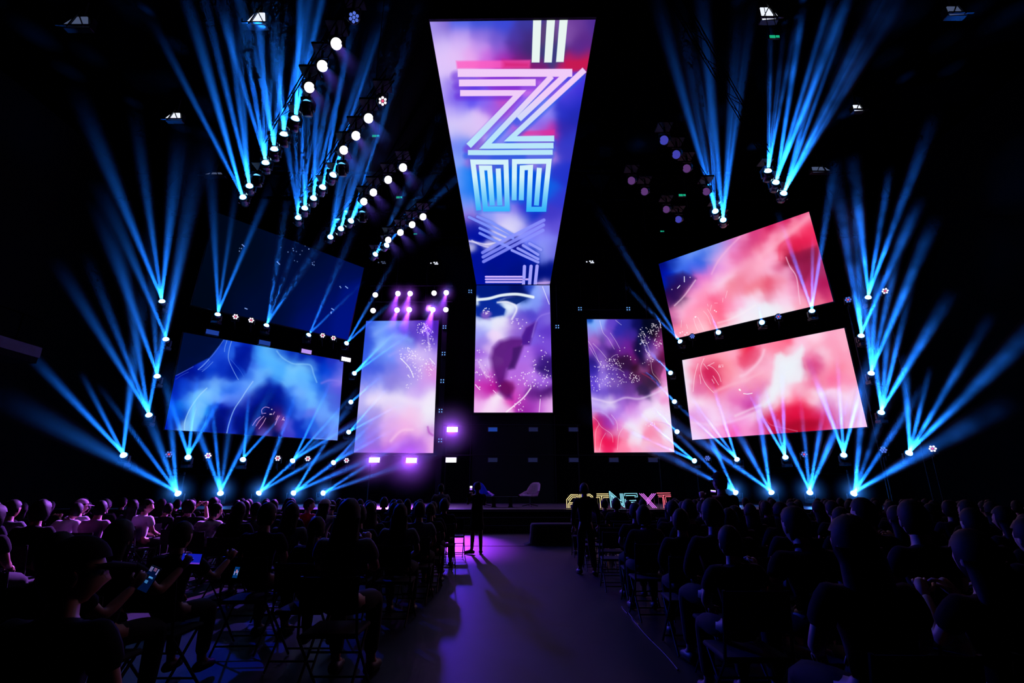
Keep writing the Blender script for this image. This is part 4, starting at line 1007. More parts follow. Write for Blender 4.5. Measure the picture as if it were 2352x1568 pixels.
# lights on the wings: floor of the stage, bar under the screens, side towers
WING = [
  ('on the stage floor at the left', 1, [
    ((742, 1132), [(900, 1030, 3, .5), (960, 1055, 3.5, .4)]),
    ((674, 1132), [(770, 980, 3.4, .9), (850, 1000, 3.2, .8), (880, 1040, 4, .7)]),
    ((594, 1134), [(660, 960, 4, 1.2), (740, 1000, 3, .9), (790, 1020, 4, .7)]),
    ((506, 1135), [(440, 950, 4.6, 1.1), (490, 960, 2.2, .9), (590, 960, 5.0, 1.2), (530, 960, 5.0, .35)]),
    ((408, 1137), [(170, 1000, 7, 1.1), (300, 985, 2.2, .8), (352, 985, 5.6, 1.1), (392, 970, 4, 1.1)])]),
  ('on the bar under the bright blue screen', 1, [
    ((766, 1062), [(840, 985, 2.6, .5), (880, 1000, 3, .5)]),
    ((672, 1058), [(735, 930, 3, .8), (770, 950, 2.6, .7), (800, 980, 3.4, .7)]),
    ((558, 1055), [(568, 950, 3, .7), (620, 985, 3, .6)]),
    ((432, 1050), [(395, 930, 5, 1.1), (446, 930, 3.4, 1.0), (492, 940, 5, 1.0)])]),
  ('on the bar under the dark navy screen', 1, [
    ((796, 788), [(870, 660, 2.6, .45), (870, 720, 2.6, .35)]),
    ((709, 769), [(790, 580, 4, .35), (790, 690, 2.4, .25)]),
    ((612, 747), [(650, 520, 3.8, .5), (735, 560, 5, .45), (680, 560, 3, .25)]),
    ((500, 722), [(489, 470, 4.4, .5), (530, 520, 3.2, .3), (600, 480, 3.4, .6)])]),
  ('on the tower left of the lilac screen', 1, [
    ((801, 992), [(860, 925, 2.4, .7), (880, 950, 2.4, .5)]),
    ((806, 923), [(850, 885, 3, .6)]),
    ((814, 857), [(880, 790, 2.4, .9), (900, 795, 2.4, .8), (865, 800, 2, .6)])]),
  ('on the outer left tower', 1, [
    ((284, 1045), [(150, 900, 4.4, 1.2), (225, 930, 3.0, .7), (312, 800, 5, 1.0)]),
    ((342, 953), [(215, 740, 4.6, .9), (255, 730, 3.6, .7), (300, 700, 4, .7), (380, 740, 4, .8)]),
    ((361, 864), [(275, 620, 5, .8), (400, 660, 5, .8), (350, 640, 5, .3)]),
    ((381, 779), [(290, 560, 5, .6), (440, 450, 6, .7)]),
    ((372, 692), [(255, 400, 5, .9), (330, 400, 4, .6), (405, 380, 5.4, 1.0)])]),
  ('on the stage floor at the right', -1, [
    ((1690, 1131), [(1470, 1015, 5, .8), (1560, 1000, 3, .8), (1620, 980, 4, 1.0)]),
    ((1772, 1131), [(1590, 1000, 5.4, 1.2), (1690, 985, 6, 1.0), (1745, 960, 4.4, 1.6)]),
    ((1860, 1131), [(1790, 980, 4.4, 1.3), (1845, 980, 3, .7), (1888, 960, 3.2, 1.2), (1925, 975, 4.6, 1.5)]),
    ((1961, 1133), [(1980, 950, 4.6, 1.7), (2060, 980, 3.2, 1.2), (2015, 980, 4, .5), (2170, 1010, 6.4, 1.5)])]),
  ('on the bar under the pink screen', -1, [
    ((1595, 1058), [(1510, 985, 2.2, .9), (1490, 1010, 2.6, .7)]),
    ((1693, 1055), [(1590, 960, 2.4, .9), (1655, 940, 3.2, 1.1), (1615, 950, 2, .7)]),
    ((1804, 1050), [(1740, 940, 2.6, .9), (1768, 930, 2, .7), (1798, 910, 3.4, 1.1)]),
    ((1938, 1045), [(1885, 900, 4.6, 1.5), (1928, 900, 2.6, .9), (1975, 900, 4, 1.3)])]),
  ('on the bar under the red screen', -1, [
    ((1562, 784), [(1440, 590, 3.2, .45), (1480, 700, 2.6, .4)]),
    ((1650, 763), [(1638, 735, 3, .3)]),
    ((1750, 740), [(1745, 715, 3, .3)]),
    ((1865, 714), [(1815, 570, 3.6, .9), (1866, 600, 3, .7), (1896, 510, 3.6, .9)])]),
  ('on the tower right of the fur screen', -1, [
    ((1555, 991), [(1520, 955, 2.2, .6)]),
    ((1549, 922), [(1505, 875, 2.2, .6)]),
    ((1540, 856), [(1490, 805, 2.2, .7)])]),
  ('on the outer right tower', -1, [
    ((2088, 1040), [(2082, 900, 4.8, 1.7), (2118, 920, 3, .8), (2200, 850, 4, 1.1), (2300, 830, 6, 1.4)]),
    ((2024, 947), [(2006, 800, 5, 2.2), (2036, 800, 4.0, 1.0), (2068, 760, 3, 1.2), (2120, 780, 5.4, 2.2)]),
    ((2001, 857), [(1985, 700, 4.6, 1.2), (2010, 690, 4, 1.0), (2090, 640, 4.6, 1.8), (2045, 660, 3.6, .6)]),
    ((1978, 771), [(1938, 520, 4.8, 1.6), (1968, 560, 4.4, 1.0), (2060, 580, 4.4, 1.3)]),
    ((1994, 683), [(1972, 480, 5, 1.3), (2025, 500, 3.4, .9), (2085, 430, 4, 1.2)])]),
]
for gname, sg, lst in WING:
    off = {'on the stage': 0.9, 'on the outer': 0.6}.get(gname[:12], 0.55)
    n = 0
    for (px, beams) in lst:
        n += 1
        p = at_wing(*px, off)
        vert = 'tower' in gname
        if vert:
            nm = ('lowest' if n == 1 else 'highest' if n == len(lst) else ORD[n - 1] + ' from the bottom')
        else:
            nm = ('innermost' if n == 1 else 'outermost' if n == len(lst) else ORD[n - 1] + ' from the centre')
        if 'floor' in gname and p.z < SZ + 0.35 + 0.2: p.z = SZ + 0.56
        hal = 1.0 if 'floor' in gname else 0.0
        r = beam_light(p, ends_wing(p, beams, off), 'blue moving head light, ' + nm + ' ' + gname, 'beam lights ' + gname, halo=hal, smoke=sg < 0 and ('outer' in gname or 'floor' in gname or 'pink' in gname), wide=0.0)
        ROWS.setdefault(gname, []).append(r.location.copy())


# ------------------------------------------------------------------ trusses, towers and bars that carry the lights
def truss_parts(root, a, b, w=0.28, seg=0.8, t=0.014):
    """four chords and a lattice from a to b, in the root's own space"""
    a, b = Vector(a), Vector(b)
    d = (b - a).normalized()
    s = d.cross(Vector((0, 0, 1)))
    s = s.normalized() if s.length > 0.1 else Vector((1, 0, 0))
    u = s.cross(d).normalized()
    cor = [(s * i + u * j) * (w / 2) for i, j in ((1, 1), (-1, 1), (-1, -1), (1, -1))]
    for c in cor:
        bm = bmesh.new(); tube(bm, [a + c, b + c], t, 6); obj('chord', bm, M['roof'], root)
    bm = bmesh.new()
    n = max(2, int((b - a).length / seg))
    for k in range(n):
        p, q = a.lerp(b, k / n), a.lerp(b, (k + 1) / n)
        for i in range(4):
            c0, c1 = cor[i], cor[(i + 1) % 4]
            if k % 2: c0, c1 = c1, c0
            tube(bm, [p + c0, q + c1], t * 0.6, 4, False)
    obj('lattice', bm, M['roof'], root)


CW = {'leftmost ceiling truss': [(711, 201, 1), (741, 152, 1), (773, 101, 1), (813, 40, 0)],
      'second ceiling truss from the left': [(790, 345, 1), (818, 312, 1), (847, 272, 1), (879, 232, 2)],
      'third ceiling truss from the left': [(836, 463, 1), (858, 442, 1), (892, 413, 1), (926, 385, 1)],
      'fourth ceiling truss from the left': [(892, 551, 1), (920, 534, 1), (947, 516, 1), (972, 498, 1)],
      'second ceiling truss from the right': [(1622, 440, 3), (1577, 387, 3), (1553, 355, 4), (1525, 322, 4)],
      'third ceiling truss from the right': [(1558, 504, 4), (1530, 481, 3), (1480, 440, 3), (1450, 415, 3)]}
TR = [('leftmost ceiling truss', (545, 472), (830, 10)), ('second ceiling truss from the left', (672, 518), (893, 212)),
      ('third ceiling truss from the left', (745, 556), (940, 372)), ('fourth ceiling truss from the left', (850, 594), (986, 486)),
      ('rightmost ceiling truss', (1812, 464), (1545, 20)), ('second ceiling truss from the right', (1672, 522), (1468, 225)),
      ('third ceiling truss from the right', (1604, 545), (1412, 372)), ('fourth ceiling truss from the right', (1500, 584), (1366, 480))]
CHORD_Z = 13.69
for g in ROWS:
    P = ROWS[g]
    if 'floor' in g or 'truss' in g: continue
    if 'bar' in g:
        a, b = P[0], P[-1]
        d = (b - a).normalized()
        A, B = a - d * 0.9 - Vector((0, 0, 0.19)), b + d * 0.9 - Vector((0, 0, 0.19))
        mid = (A + B) / 2
        root = empty('lighting_bar', mid, 'black lattice lighting bar ' + g[len('on the bar '):], 'truss', 'lighting bars under the wing screens')
        truss_parts(root, A - mid, B - mid, 0.3)
        # stands on two posts when low, hangs on two cables when high
        for k in (0.1, 0.9):
            p = A.lerp(B, k) - mid
            if mid.z < 6:
                bm = bmesh.new(); tube(bm, [p, Vector((p.x, p.y, SZ + 0.003 - mid.z))], 0.04, 8); obj('post', bm, M['steel'], root)
            else:
                nb = Vector((-0.75 if mid.x < 0 else 0.75, 0.75, 0)); bm = bmesh.new(); tube(bm, [p, p + nb, Vector((p.x + nb.x, p.y + nb.y, RZ - mid.z))], 0.014, 6); obj('hanging_cable', bm, M['steel'], root)
    else:
        inner = 'tower left' in g or 'tower right' in g
        m = sum(P, Vector()) / len(P)
        if not inner: m = sum(P[1:4], Vector()) / 3
        back = Vector((0.35 if m.x < 0 else -0.35, 0.45, 0)) * (-1 if inner else 1)
        if inner: back = Vector((0, 0.55, 0))
        else: back = Vector((-0.75 if m.x < 0 else 0.75, 0.5, 0))
        m = m + back
        top = 7.6 if inner else 11.5
        root = empty('lighting_tower', (m.x, m.y, SZ + 0.011), 'tall black lattice lighting tower ' + g[len('on the '):].replace('tower left', 'left', 1).replace('tower right', 'right', 1).replace('outer left tower', 'outside the left wing').replace('outer right tower', 'outside the right wing'), 'truss', 'lighting towers on the stage')
        truss_parts(root, (0, 0, 0), (0, 0, top - SZ), 0.36)
        bm = bmesh.new(); box(bm, (0, 0, 0.02), (0.9, 0.9, 0.04)); obj('base_plate', bm, M['steel'], root)
        for p in P:
            q = p - Vector((m.x, m.y, SZ))
            bm = bmesh.new(); tube(bm, [(0, -0.1, q.z - 0.035), (q.x, q.y, q.z - 0.035)], 0.03, 6); box(bm, (q.x, q.y, q.z - 0.02), (0.3, 0.3, 0.035))
            obj('bracket', bm, M['steel'], root)


# ------------------------------------------------------------------ wash lights, pars, blinders
def wash_meshes():
    d = {}
    bm = bmesh.new(); lathe(bm, [(0.09, -0.30), (0.15, -0.26), (0.165, -0.12), (0.17, 0.0), (0.155, 0.005)], 18)
    d['can'] = smooth(mesh_of(bm, 'housing', M['plastic']))
    bm = bmesh.new(); lathe(bm, [(0.152, 0.0), (0.145, 0.012), (0.08, 0.022)], 18)
    for k, e in (('lit', EM['wash']), ('off', M['lens_off']), ('faint', glow('faint_purple_lens', (0.10, 0.035, 0.16), 1.0)), ('faintb', glow('faint_blue_lens', (0.05, 0.05, 0.40), 1.0))):
        me = bpy.data.meshes.new('lens'); bm.to_mesh(me); me.materials.append(e); d['lens_' + k] = me
    bm.free()
    for nm, ms in (('white', [EM['par'], EM['par_red']]), ('blue', [EM['par_blue'], EM['par_blue']]), ('bluered', [EM['par_blue'], EM['par_red']])):
        bm = bmesh.new()
        for i in range(7):
            cx, cy_ = (0, 0) if i == 0 else (0.095 * math.cos(i * PI / 3), 0.095 * math.sin(i * PI / 3))
            vs = [bm.verts.new((cx + 0.042 * math.cos(2 * PI * k / 10), cy_ + 0.042 * math.sin(2 * PI * k / 10), 0.012)) for k in range(10)]
            f = bm.faces.new(vs); f.material_index = 1 if i == 0 else 0
        me = bpy.data.meshes.new('lens_cells'); bm.to_mesh(me); bm.free()
        for m_ in ms: me.materials.append(m_)
        d['cells_' + nm] = me
    bm = bmesh.new()
    for s in (-1, 1): box(bm, (s * 0.19, 0, 0.09), (0.02, 0.05, 0.30))
    box(bm, (0, 0, 0.24), (0.40, 0.05, 0.02)); box(bm, (0, 0, 0.37), (0.06, 0.06, 0.26))
    d['bracket'] = mesh_of(bm, 'bracket', M['steel'])
    return d


WM = wash_meshes()


def wash(p, label, group, lens='lit', face=None, up=True, name='wash_light'):
    """a round can on a U bracket; face: where it points"""
    p = Vector(p)
    face = Vector(face) if face is not None else Vector((0, -0.62, -0.6))
    face.normalize()
    root = empty(name, p, label, 'stage light', group)
    c = obj('housing', WM['can'], None, root, -face * 0.02); c.rotation_mode = 'QUATERNION'; c.rotation_quaternion = aim(face)
    obj('lens_cells' if lens.startswith('cells') else 'lens', WM[lens if lens.startswith('cells') else 'lens_' + lens], None, c, (0, 0, 0.004))
    if lens.startswith('cells'):
        o = obj('lens', WM['lens_off'], None, c, (0, 0, -0.014))
    b = obj('bracket', WM['bracket'], None, root, -face * 0.12)
    if not up: b.rotation_euler = (PI, 0, 0)
    return root


PURPLE = (0.36, 0.06, 1.0)
WTOP = {}
for tname, lst in CW.items():
    for n, (x, y, st) in enumerate(lst):
        p = at_height(x, y, TRUSS_Z + 0.02)
        k = {1: 'lit', 0: 'cells_blue', 2: 'cells_white', 3: 'faint', 4: 'faintb'}[st]
        lb = {1: 'white glowing wash light', 0: 'wash light with faint blue cells', 2: 'wash light with mauve cells', 3: 'unlit wash light', 4: 'unlit wash light'}[st]
        f = (Vector((0, 0, EYE)) - p).normalized() + Vector((0.30 if x < 1176 else -0.30, 0.25, -0.1))
        w = wash(p, lb + ', ' + ORD[n] + ' past the beam lights, ' + tname, 'wash lights on the ceiling trusses', k, f)
        WTOP.setdefault(tname, []).append(p - f.normalized() * 0.12 + Vector((0, 0, 0.50)))
        if st == 1:
            spot(w, f.normalized() * 0.06, f + Vector((0.15, 0.2, -0.5)), 26, 260, (0.14, 0.05, 1.0), 0.1)
            haze_beam(w, f.normalized() * 0.04, f + Vector((0.15, 0.2, -0.5)), 1.5, 24)

for name, a, b in TR:
    A, B = at_height(*a, 13.0), at_height(*b, 13.0)
    A.z = B.z = CHORD_Z
    d = (B - A).normalized()
    mid = (A + B) / 2
    root = empty('ceiling_truss', mid, 'black lattice ' + name, 'truss', 'diagonal ceiling trusses')
    truss_parts(root, A - mid, B - mid)
    for k in (0.12, 0.88):
        p = A.lerp(B, k) - mid
        bm = bmesh.new(); tube(bm, [p + Vector((0, 0, 0.15)), Vector((p.x, p.y, RZ - mid.z))], 0.012, 6); obj('hanging_cable', bm, M['steel'], root)
    for q in ROWS.get(name, []):
        bm = bmesh.new(); tube(bm, [Vector((q.x, q.y, q.z + 0.685)) - mid, Vector((q.x, q.y, CHORD_Z - 0.12)) - mid], 0.03, 6); box(bm, Vector((q.x, q.y, CHORD_Z - 0.18)) - mid, (0.45, 0.45, 0.03)); obj('hanger', bm, M['steel'], root)
    for q in WTOP.get(name, []):
        bm = bmesh.new(); box(bm, q + Vector((0, 0, 0.04)) - mid, (0.5, 0.5, 0.074)); obj('hanger', bm, M['steel'], root)


# two rows of small washes above the lilac screen
hanger = {}
for rz, row in ((0, [(862, 677, 1), (914, 674, 2), (942, 674, 2), (997, 673, 1), (1025, 672, 2)]), (1, [(857, 713, 1), (912, 712, 2), (940, 711, 3), (994, 711, 4), (1024, 711, 1)])):
    a, b = at_depth(row[0][0] - 14, row[0][1], 27.2), at_depth(row[-1][0] + 14, row[-1][1], 27.2)
    za = (a.z + b.z) / 2 + 0.545
    root = empty('lighting_bar', ((a.x + b.x) / 2, 27.25, za), ('upper' if rz == 0 else 'lower') + ' pipe of purple wash lights above the lilac screen', 'truss')
    bm = bmesh.new(); tube(bm, [(a.x - root.location.x, 0, 0), (b.x - root.location.x, 0, 0)], 0.03, 8); obj('pipe', bm, M['steel'], root)
    for k in (-0.9, 0.9):
        bm = bmesh.new(); tube(bm, [(k, 0.0, 0), (k, 0.0, RZ - za)], 0.012, 6); obj('hanging_cable', bm, M['steel'], root)
    for n, (x, y, st) in enumerate(row):
        p = at_depth(x, y, 27.2)
        f = (Vector((0, 0, EYE)) - p).normalized()
        w = wash(p, ('purple hazy' if st > 1 else 'plain white') + ' wash light, ' + ORD[n] + ' from the left, ' + ('upper' if rz == 0 else 'lower') + ' pipe above the lilac screen', 'wash lights above the lilac screen', 'lit', f)
        if st > 1:
            k = (st - 1)
            dn = Vector((-0.12, -0.35, -1))
            haze_beam(w, f * 0.05, dn, 2.4, 26); spot(w, f * 0.05, dn, 28, 2600 * k, (0.32, 0.05, 1.0), 0.05)
            haze_puff(w, f * 0.1, 0.7 + 0.15 * k)
            point(w, f * 0.12, 26 * k, (0.40, 0.06, 1.0), 0.06)

# seven cell pars on the bars
PARS = [((541, 727), 'white', 'first under the dark navy screen'), ((577, 735), 'white', 'second under the dark navy screen'), ((741, 770), 'white', 'third under the dark navy screen'), ((766, 776), 'white', 'fourth under the dark navy screen'),
        ((388, 1043), 'bluered', 'outermost under the bright blue screen'), ((478, 1046), 'white', 'second from outside under the bright blue screen'), ((638, 1052), 'white', 'third from outside under the bright blue screen'), ((707, 1053), 'white', 'fourth from outside under the bright blue screen'), ((796, 1057), 'white', 'innermost under the bright blue screen'),
        ((1590, 772), 'blue', 'innermost under the red screen'), ((1788, 727), 'bluered', 'middle one under the red screen'), ((1948, 688), 'bluered', 'just right of the red screen corner'), ((2033, 668), 'white', 'near the top of the outer right tower'),
        ((1625, 1052), 'blue', 'innermost under the pink screen'), ((1847, 1043), 'bluered', 'middle one under the pink screen'), ((2029, 1033), 'blue', 'outer one under the pink screen'), ((2142, 1030), 'white', 'at the far right beyond the outer right tower')]
for px, kind, where in PARS:
    p = at_wing(*px, 0.62)
    w = wash(p, 'par light with ' + {'white': 'white', 'blue': 'blue', 'bluered': 'blue and red'}[kind] + ' cells, ' + where, 'seven cell par lights', 'cells_' + kind, Vector((0, 0, EYE)) - p, up=False, name='par_light')
    if 'far right' in where or 'corner' in where or 'top of' in where or 'outer one' in where:
        bm = bmesh.new(); tube(bm, [(0, 0.1, -0.3), (0, 0.1, SZ + 0.003 - p.z)], 0.03, 8); obj('pole', bm, M['steel'], w)
    elif 'screen' in where:
        bm = bmesh.new(); tube(bm, [(0, 0.05, -0.3), (0, 0.12, -0.62)], 0.02, 6); obj('pole', bm, M['steel'], w)


def blinder(p, w, h, label, group, em, tilt=0.0, yaw=0.0):
    root = empty('blinder_light', p, label, 'stage light', group, (0, tilt, yaw))
    bm = bmesh.new(); box(bm, (0, 0.10, 0), (w + 0.07, 0.18, h + 0.07), bevel=0.015); obj('housing', bm, M['black'], root)
    bm = bmesh.new(); box(bm, (0, 0.0, 0), (w, 0.03, h)); obj('face', bm, em, root)
    bm = bmesh.new()
    for s in (-1, 1): box(bm, (s * (w / 2 + 0.06), 0.12, 0.1), (0.02, 0.05, 0.24))
    box(bm, (0, 0.12, 0.22), (w + 0.14, 0.05, 0.02)); obj('bracket', bm, M['steel'], root)
    return root


def area(parent, loc, d, sx, sy, power, color):
    ld = bpy.data.lights.new('area', 'AREA'); ld.shape = 'RECTANGLE'; ld.size = sx; ld.size_y = sy
    ld.energy = power; ld.color = color
    l = bpy.data.objects.new('lamp', ld); COL.objects.link(l); l.parent = parent; l.location = loc
    l.rotation_mode = 'QUATERNION'; l.rotation_quaternion = aim(-Vector(d))
    return l


for (x, y, k, where) in [(860, 1056, 1.0, 'first from the left'), (945, 1057, 2.0, 'brightest, in the middle'), (1036, 1056, 0.0, 'third from the left')]:
    p = at_depth(x, y, 27.8)
    r = blinder(p, 0.57, 0.25, ('white blinder with purple glow, ' if k else 'plain white blinder, ') + where + ' below the lilac screen', 'lit blinders below the lilac screen', EM['blind'])
    if k:
        haze_puff(r, (0, -0.25, 0), 1.5 + 0.4 * k)
        point(r, (0, -0.25, 0), 26 * k, (0.34, 0.05, 1.0), 0.12)
        area(r, (0, -0.05, 0), (0.05, -1, -0.25), 0.5, 0.22, 60 * k, PURPLE)
p = at_depth(1039, 986, 27.8)
r = blinder(p, 0.60, 0.27, 'white blinder with purple glow, alone between the lilac and centre screens', 'lit blinders below the lilac screen', EM['blind'])
haze_puff(r, (0, -0.25, 0), 2.1)
point(r, (0, -0.25, 0), 50, (0.34, 0.05, 1.0), 0.12)
area(r, (0, -0.05, 0), (0.0, -1, -0.3), 0.5, 0.22, 90, PURPLE)
for (px, tgt, pw, dg, cl) in (((1039, 986), at_height(1085, 1243, 0.0), 12000, 12, (0.34, 0.03, 1.0)), ((945, 1057), at_height(860, 1162, SZ), 20000, 60, (0.42, 0.06, 1.0)),
                          ((1039, 986), at_height(1180, 1290, 0.0), 1500, 30, (0.06, 0.02, 1.0)), ((994, 711), at_height(215, 1215, 0.9), 100000, 14, (0.46, 0.12, 1.0)), ((940, 711), at_height(560, 1195, 0.9), 15000, 16, (0.14, 0.09, 1.0)),
                          ((541, 727), at_height(1850, 1260, 0.9), 9000, 26, (0.005, 0.03, 1.0))):
    s0 = at_depth(*px, 27.4) if px[0] > 800 else at_wing(*px, 0.9)
    spot(None, s0 + Vector((0, -2.3 if dg == 60 else -0.45, 0)), tgt - s0, dg, pw, cl, 0.15, 0.9)
for i, (x, y) in enumerate([(1132, 986), (1225, 986), (1317, 986)]):
    blinder(at_depth(x, y, 27.8), 0.5, 0.22, 'sleeping blinder, ' + ORD[i] + ' from the left in the upper row under the centre screen', 'sleeping blinders under the centre screen', EM['blind_b' if i == 0 else 'blind_o'])
for i, (x, y) in enumerate([(1132, 1056), (1224, 1056), (1318, 1056), (1410, 1056), (1500, 1056)]):
    blinder(at_depth(x, y, 27.8), 0.5, 0.22, 'sleeping blinder, ' + ORD[i] + ' from the left in the lower row under the centre screen', 'sleeping blinders under the centre screen', EM['blind_o'])
for (x, y, e, c) in [(488, 763, 'blind_b', 'dim blue blinder, outermost'), (608, 787, 'blind_b', 'dim blue blinder, second from outside'), (704, 807, 'blind_p', 'lavender lit blinder, third from outside'), (795, 825, 'blind', 'white lit blinder, innermost')]:
    blinder(at_wing(x, y, 0.5), 0.55, 0.22, c + ' above the bright blue screen', 'blinders above the bright blue screen', EM[e], 0.0, math.radians(45))
# pipes that carry the two blinder rows behind the centre
for (z, x0, x1, lb) in ((at_depth(1225, 986, 27.8).z + 0.262, -3.9, 3.9, 'upper'), (at_depth(1225, 1056, 27.8).z + 0.262, -8.3, 8.6, 'lower')):
    root = empty('lighting_bar', ((x0 + x1) / 2, 27.92, z), lb + ' pipe of blinders below the centre screen', 'truss')
    bm = bmesh.new(); tube(bm, [(x0 - root.location.x, 0, 0), (x1 - root.location.x, 0, 0)], 0.03, 8); obj('pipe', bm, M['steel'], root)
    for k in (-0.95, 0.95):
        bm = bmesh.new(); tube(bm, [(k * (x1 - x0) / 2, 0, 0), (k * (x1 - x0) / 2, 0, SZ + 0.003 - z)], 0.04, 8); obj('post', bm, M['steel'], root)

# four dot marker lamps on the dark posts beside the upright screens
bm = bmesh.new()
for a in range(4):
    box(bm, (0.07 * (1 if a % 2 else -1), -0.02, 0.07 * (1 if a // 2 else -1)), (0.06, 0.02, 0.06))
DOTS = mesh_of(bm, 'lens_cells', EM['specks'])
bm = bmesh.new(); box(bm, (0, 0.05, 0), (0.28, 0.12, 0.28), bevel=0.02)
DOTB = mesh_of(bm, 'housing', M['black'])
for (cols, side) in (([(1021, 751), (1019, 812), (1016, 875), (1012, 943), (1011, 1011)], 'right edge of the lilac screen'), ([(1332, 709), (1443, 709), (1280, 750), (1080, 669)], '')):
    for i, (x, y) in enumerate(cols):
        if side: lb = 'small four dot lamp, ' + ORD[i] + ' from the top beside the ' + side
        else: lb = 'small blue four dot lamp, ' + ['above the left corner of the fur screen', 'above the middle of the fur screen', 'just right of the centre wall top', 'just left of the centre wall top'][i]
        r = empty('marker_lamp', at_depth(x, y, 27.7), lb, 'stage light', 'four dot marker lamps')
        obj('housing', DOTB, None, r); obj('lens_cells', DOTS, None, r)
        if not side and i > 1:
            bm = bmesh.new(); tube(bm, [(0, 0.05, 0.1), (0, 0.05, RZ - r.location.z)], 0.015, 6); obj('hanging_rod', bm, M['steel'], r)
root = empty('lighting_tower', (at_depth(1016, 875, 27.86).x, 27.84, SZ + 0.003), 'thin black post carrying four dot lamps beside the lilac screen', 'truss')
bm = bmesh.new(); box(bm, (0, 0, 5.5), (0.30, 0.06, 11.0)); obj('post', bm, M['steel'], root)
root = empty('lighting_bar', ((at_depth(1332, 709, 27.8).x + at_depth(1443, 709, 27.8).x) / 2, 27.84, at_depth(1400, 709, 27.7).z), 'short pipe with two dot lamps above the fur screen', 'truss')
bm = bmesh.new(); tube(bm, [(-1.6, 0, 0), (1.6, 0, 0)], 0.03, 8); obj('pipe', bm, M['steel'], root)
for k in (-1.4, 1.4):
    bm = bmesh.new(); tube(bm, [(k, 0, 0), (k, 0, RZ - root.location.z)], 0.012, 6); obj('hanging_cable', bm, M['steel'], root)

# ------------------------------------------------------------------ roof: steel trusses, work lights between their members, exit signs
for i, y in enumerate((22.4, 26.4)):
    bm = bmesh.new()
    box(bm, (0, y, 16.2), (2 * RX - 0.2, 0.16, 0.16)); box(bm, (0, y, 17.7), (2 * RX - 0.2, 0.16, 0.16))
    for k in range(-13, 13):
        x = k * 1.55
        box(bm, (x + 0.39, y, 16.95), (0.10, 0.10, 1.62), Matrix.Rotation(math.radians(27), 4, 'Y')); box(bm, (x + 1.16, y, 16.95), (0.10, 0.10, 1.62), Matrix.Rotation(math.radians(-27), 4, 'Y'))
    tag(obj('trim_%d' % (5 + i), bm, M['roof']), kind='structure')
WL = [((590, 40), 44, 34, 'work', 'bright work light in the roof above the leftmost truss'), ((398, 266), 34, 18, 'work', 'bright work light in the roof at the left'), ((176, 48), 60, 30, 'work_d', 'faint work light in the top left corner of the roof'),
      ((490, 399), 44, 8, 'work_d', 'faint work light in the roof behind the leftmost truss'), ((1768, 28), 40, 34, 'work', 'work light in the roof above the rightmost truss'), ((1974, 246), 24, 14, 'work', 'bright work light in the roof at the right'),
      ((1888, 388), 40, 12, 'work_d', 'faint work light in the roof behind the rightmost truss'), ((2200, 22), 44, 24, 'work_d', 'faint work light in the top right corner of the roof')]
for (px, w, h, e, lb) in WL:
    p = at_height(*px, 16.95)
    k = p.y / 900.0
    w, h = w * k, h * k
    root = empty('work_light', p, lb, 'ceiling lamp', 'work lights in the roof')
    s = 1 if px[0] < 1176 else -1
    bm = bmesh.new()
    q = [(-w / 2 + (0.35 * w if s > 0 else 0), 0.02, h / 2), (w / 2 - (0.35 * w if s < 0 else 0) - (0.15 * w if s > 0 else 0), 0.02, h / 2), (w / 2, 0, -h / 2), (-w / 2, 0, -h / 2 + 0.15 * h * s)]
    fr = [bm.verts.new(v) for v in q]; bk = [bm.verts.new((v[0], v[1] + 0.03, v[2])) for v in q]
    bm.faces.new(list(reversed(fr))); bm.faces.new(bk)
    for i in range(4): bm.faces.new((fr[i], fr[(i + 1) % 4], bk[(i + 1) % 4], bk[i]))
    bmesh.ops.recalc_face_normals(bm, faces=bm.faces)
    obj('lit_roof_pane', bm, EM[e], root)  # glow stands for the roof patch lit between truss members
    bm = bmesh.new(); box(bm, (0, 0.16, 0), (w * 1.1, 0.22, h * 1.15), bevel=0.02); box(bm, (0, 0.16, (RZ - p.z) / 2), (0.06, 0.06, RZ - p.z - 0.02)); obj('housing', bm, M['black'], root)
    bm = bmesh.new(); box(bm, (-0.08 * w * s, -0.06, 0), (0.05, 0.05, h * 1.7), Matrix.Rotation(0.35 * s, 4, 'Y')); box(bm, (0.22 * w * s, -0.06, 0), (0.03, 0.04, h * 1.6), Matrix.Rotation(-0.5 * s, 4, 'Y')); box(bm, (0, -0.06, -h * 0.62), (w * 1.4, 0.06, 0.05)); obj('truss_brace', bm, M['black'], root)
for i, (px, w, lb) in enumerate([((1779, 84), 24, 'largest green exit sign, under the right work light'), ((863, 312), 16, 'green exit sign between the second and third trusses'), ((917, 453), 13, 'green exit sign beside the third truss from the left'), ((954, 537), 7, 'tiny green exit sign beside the fourth truss from the left'), ((1567, 448), 15, 'green exit sign left of the second truss from the right'), ((1521, 531), 8, 'tiny green exit sign right of the banner')]):
    d = 30.0 * 8 / w if w < 10 else 12.0 * 24 / w
    d = min(d, 27.0)
    p = at_depth(*px, d)
    if p.z > 16.2: p = at_height(*px, 16.2)
    k = p.y / 900.0
    root = empty('exit_sign', p, lb, 'exit sign', 'green exit signs')
    W, H = w * k, w * k * 0.33
    bm = bmesh.new(); box(bm, (0, 0.03, 0), (W * 1.06, 0.05, H * 1.2)); obj('housing', bm, M['black'], root)
    bm = bmesh.new(); box(bm, (-W * 0.2, 0, 0), (W * 0.55, 0.014, H)); box(bm, (W * 0.32, 0, 0.05 * H), (W * 0.34, 0.014, H * 0.8)); obj('pane', bm, EM['exit'], root)
    bm = bmesh.new()
    for s in (-0.4, 0.4): tube(bm, [(s * W, 0.03, H * 0.5), (s * W, 0.03, RZ - p.z)], 0.01, 5)
    obj('hanging_rod', bm, M['steel'], root)
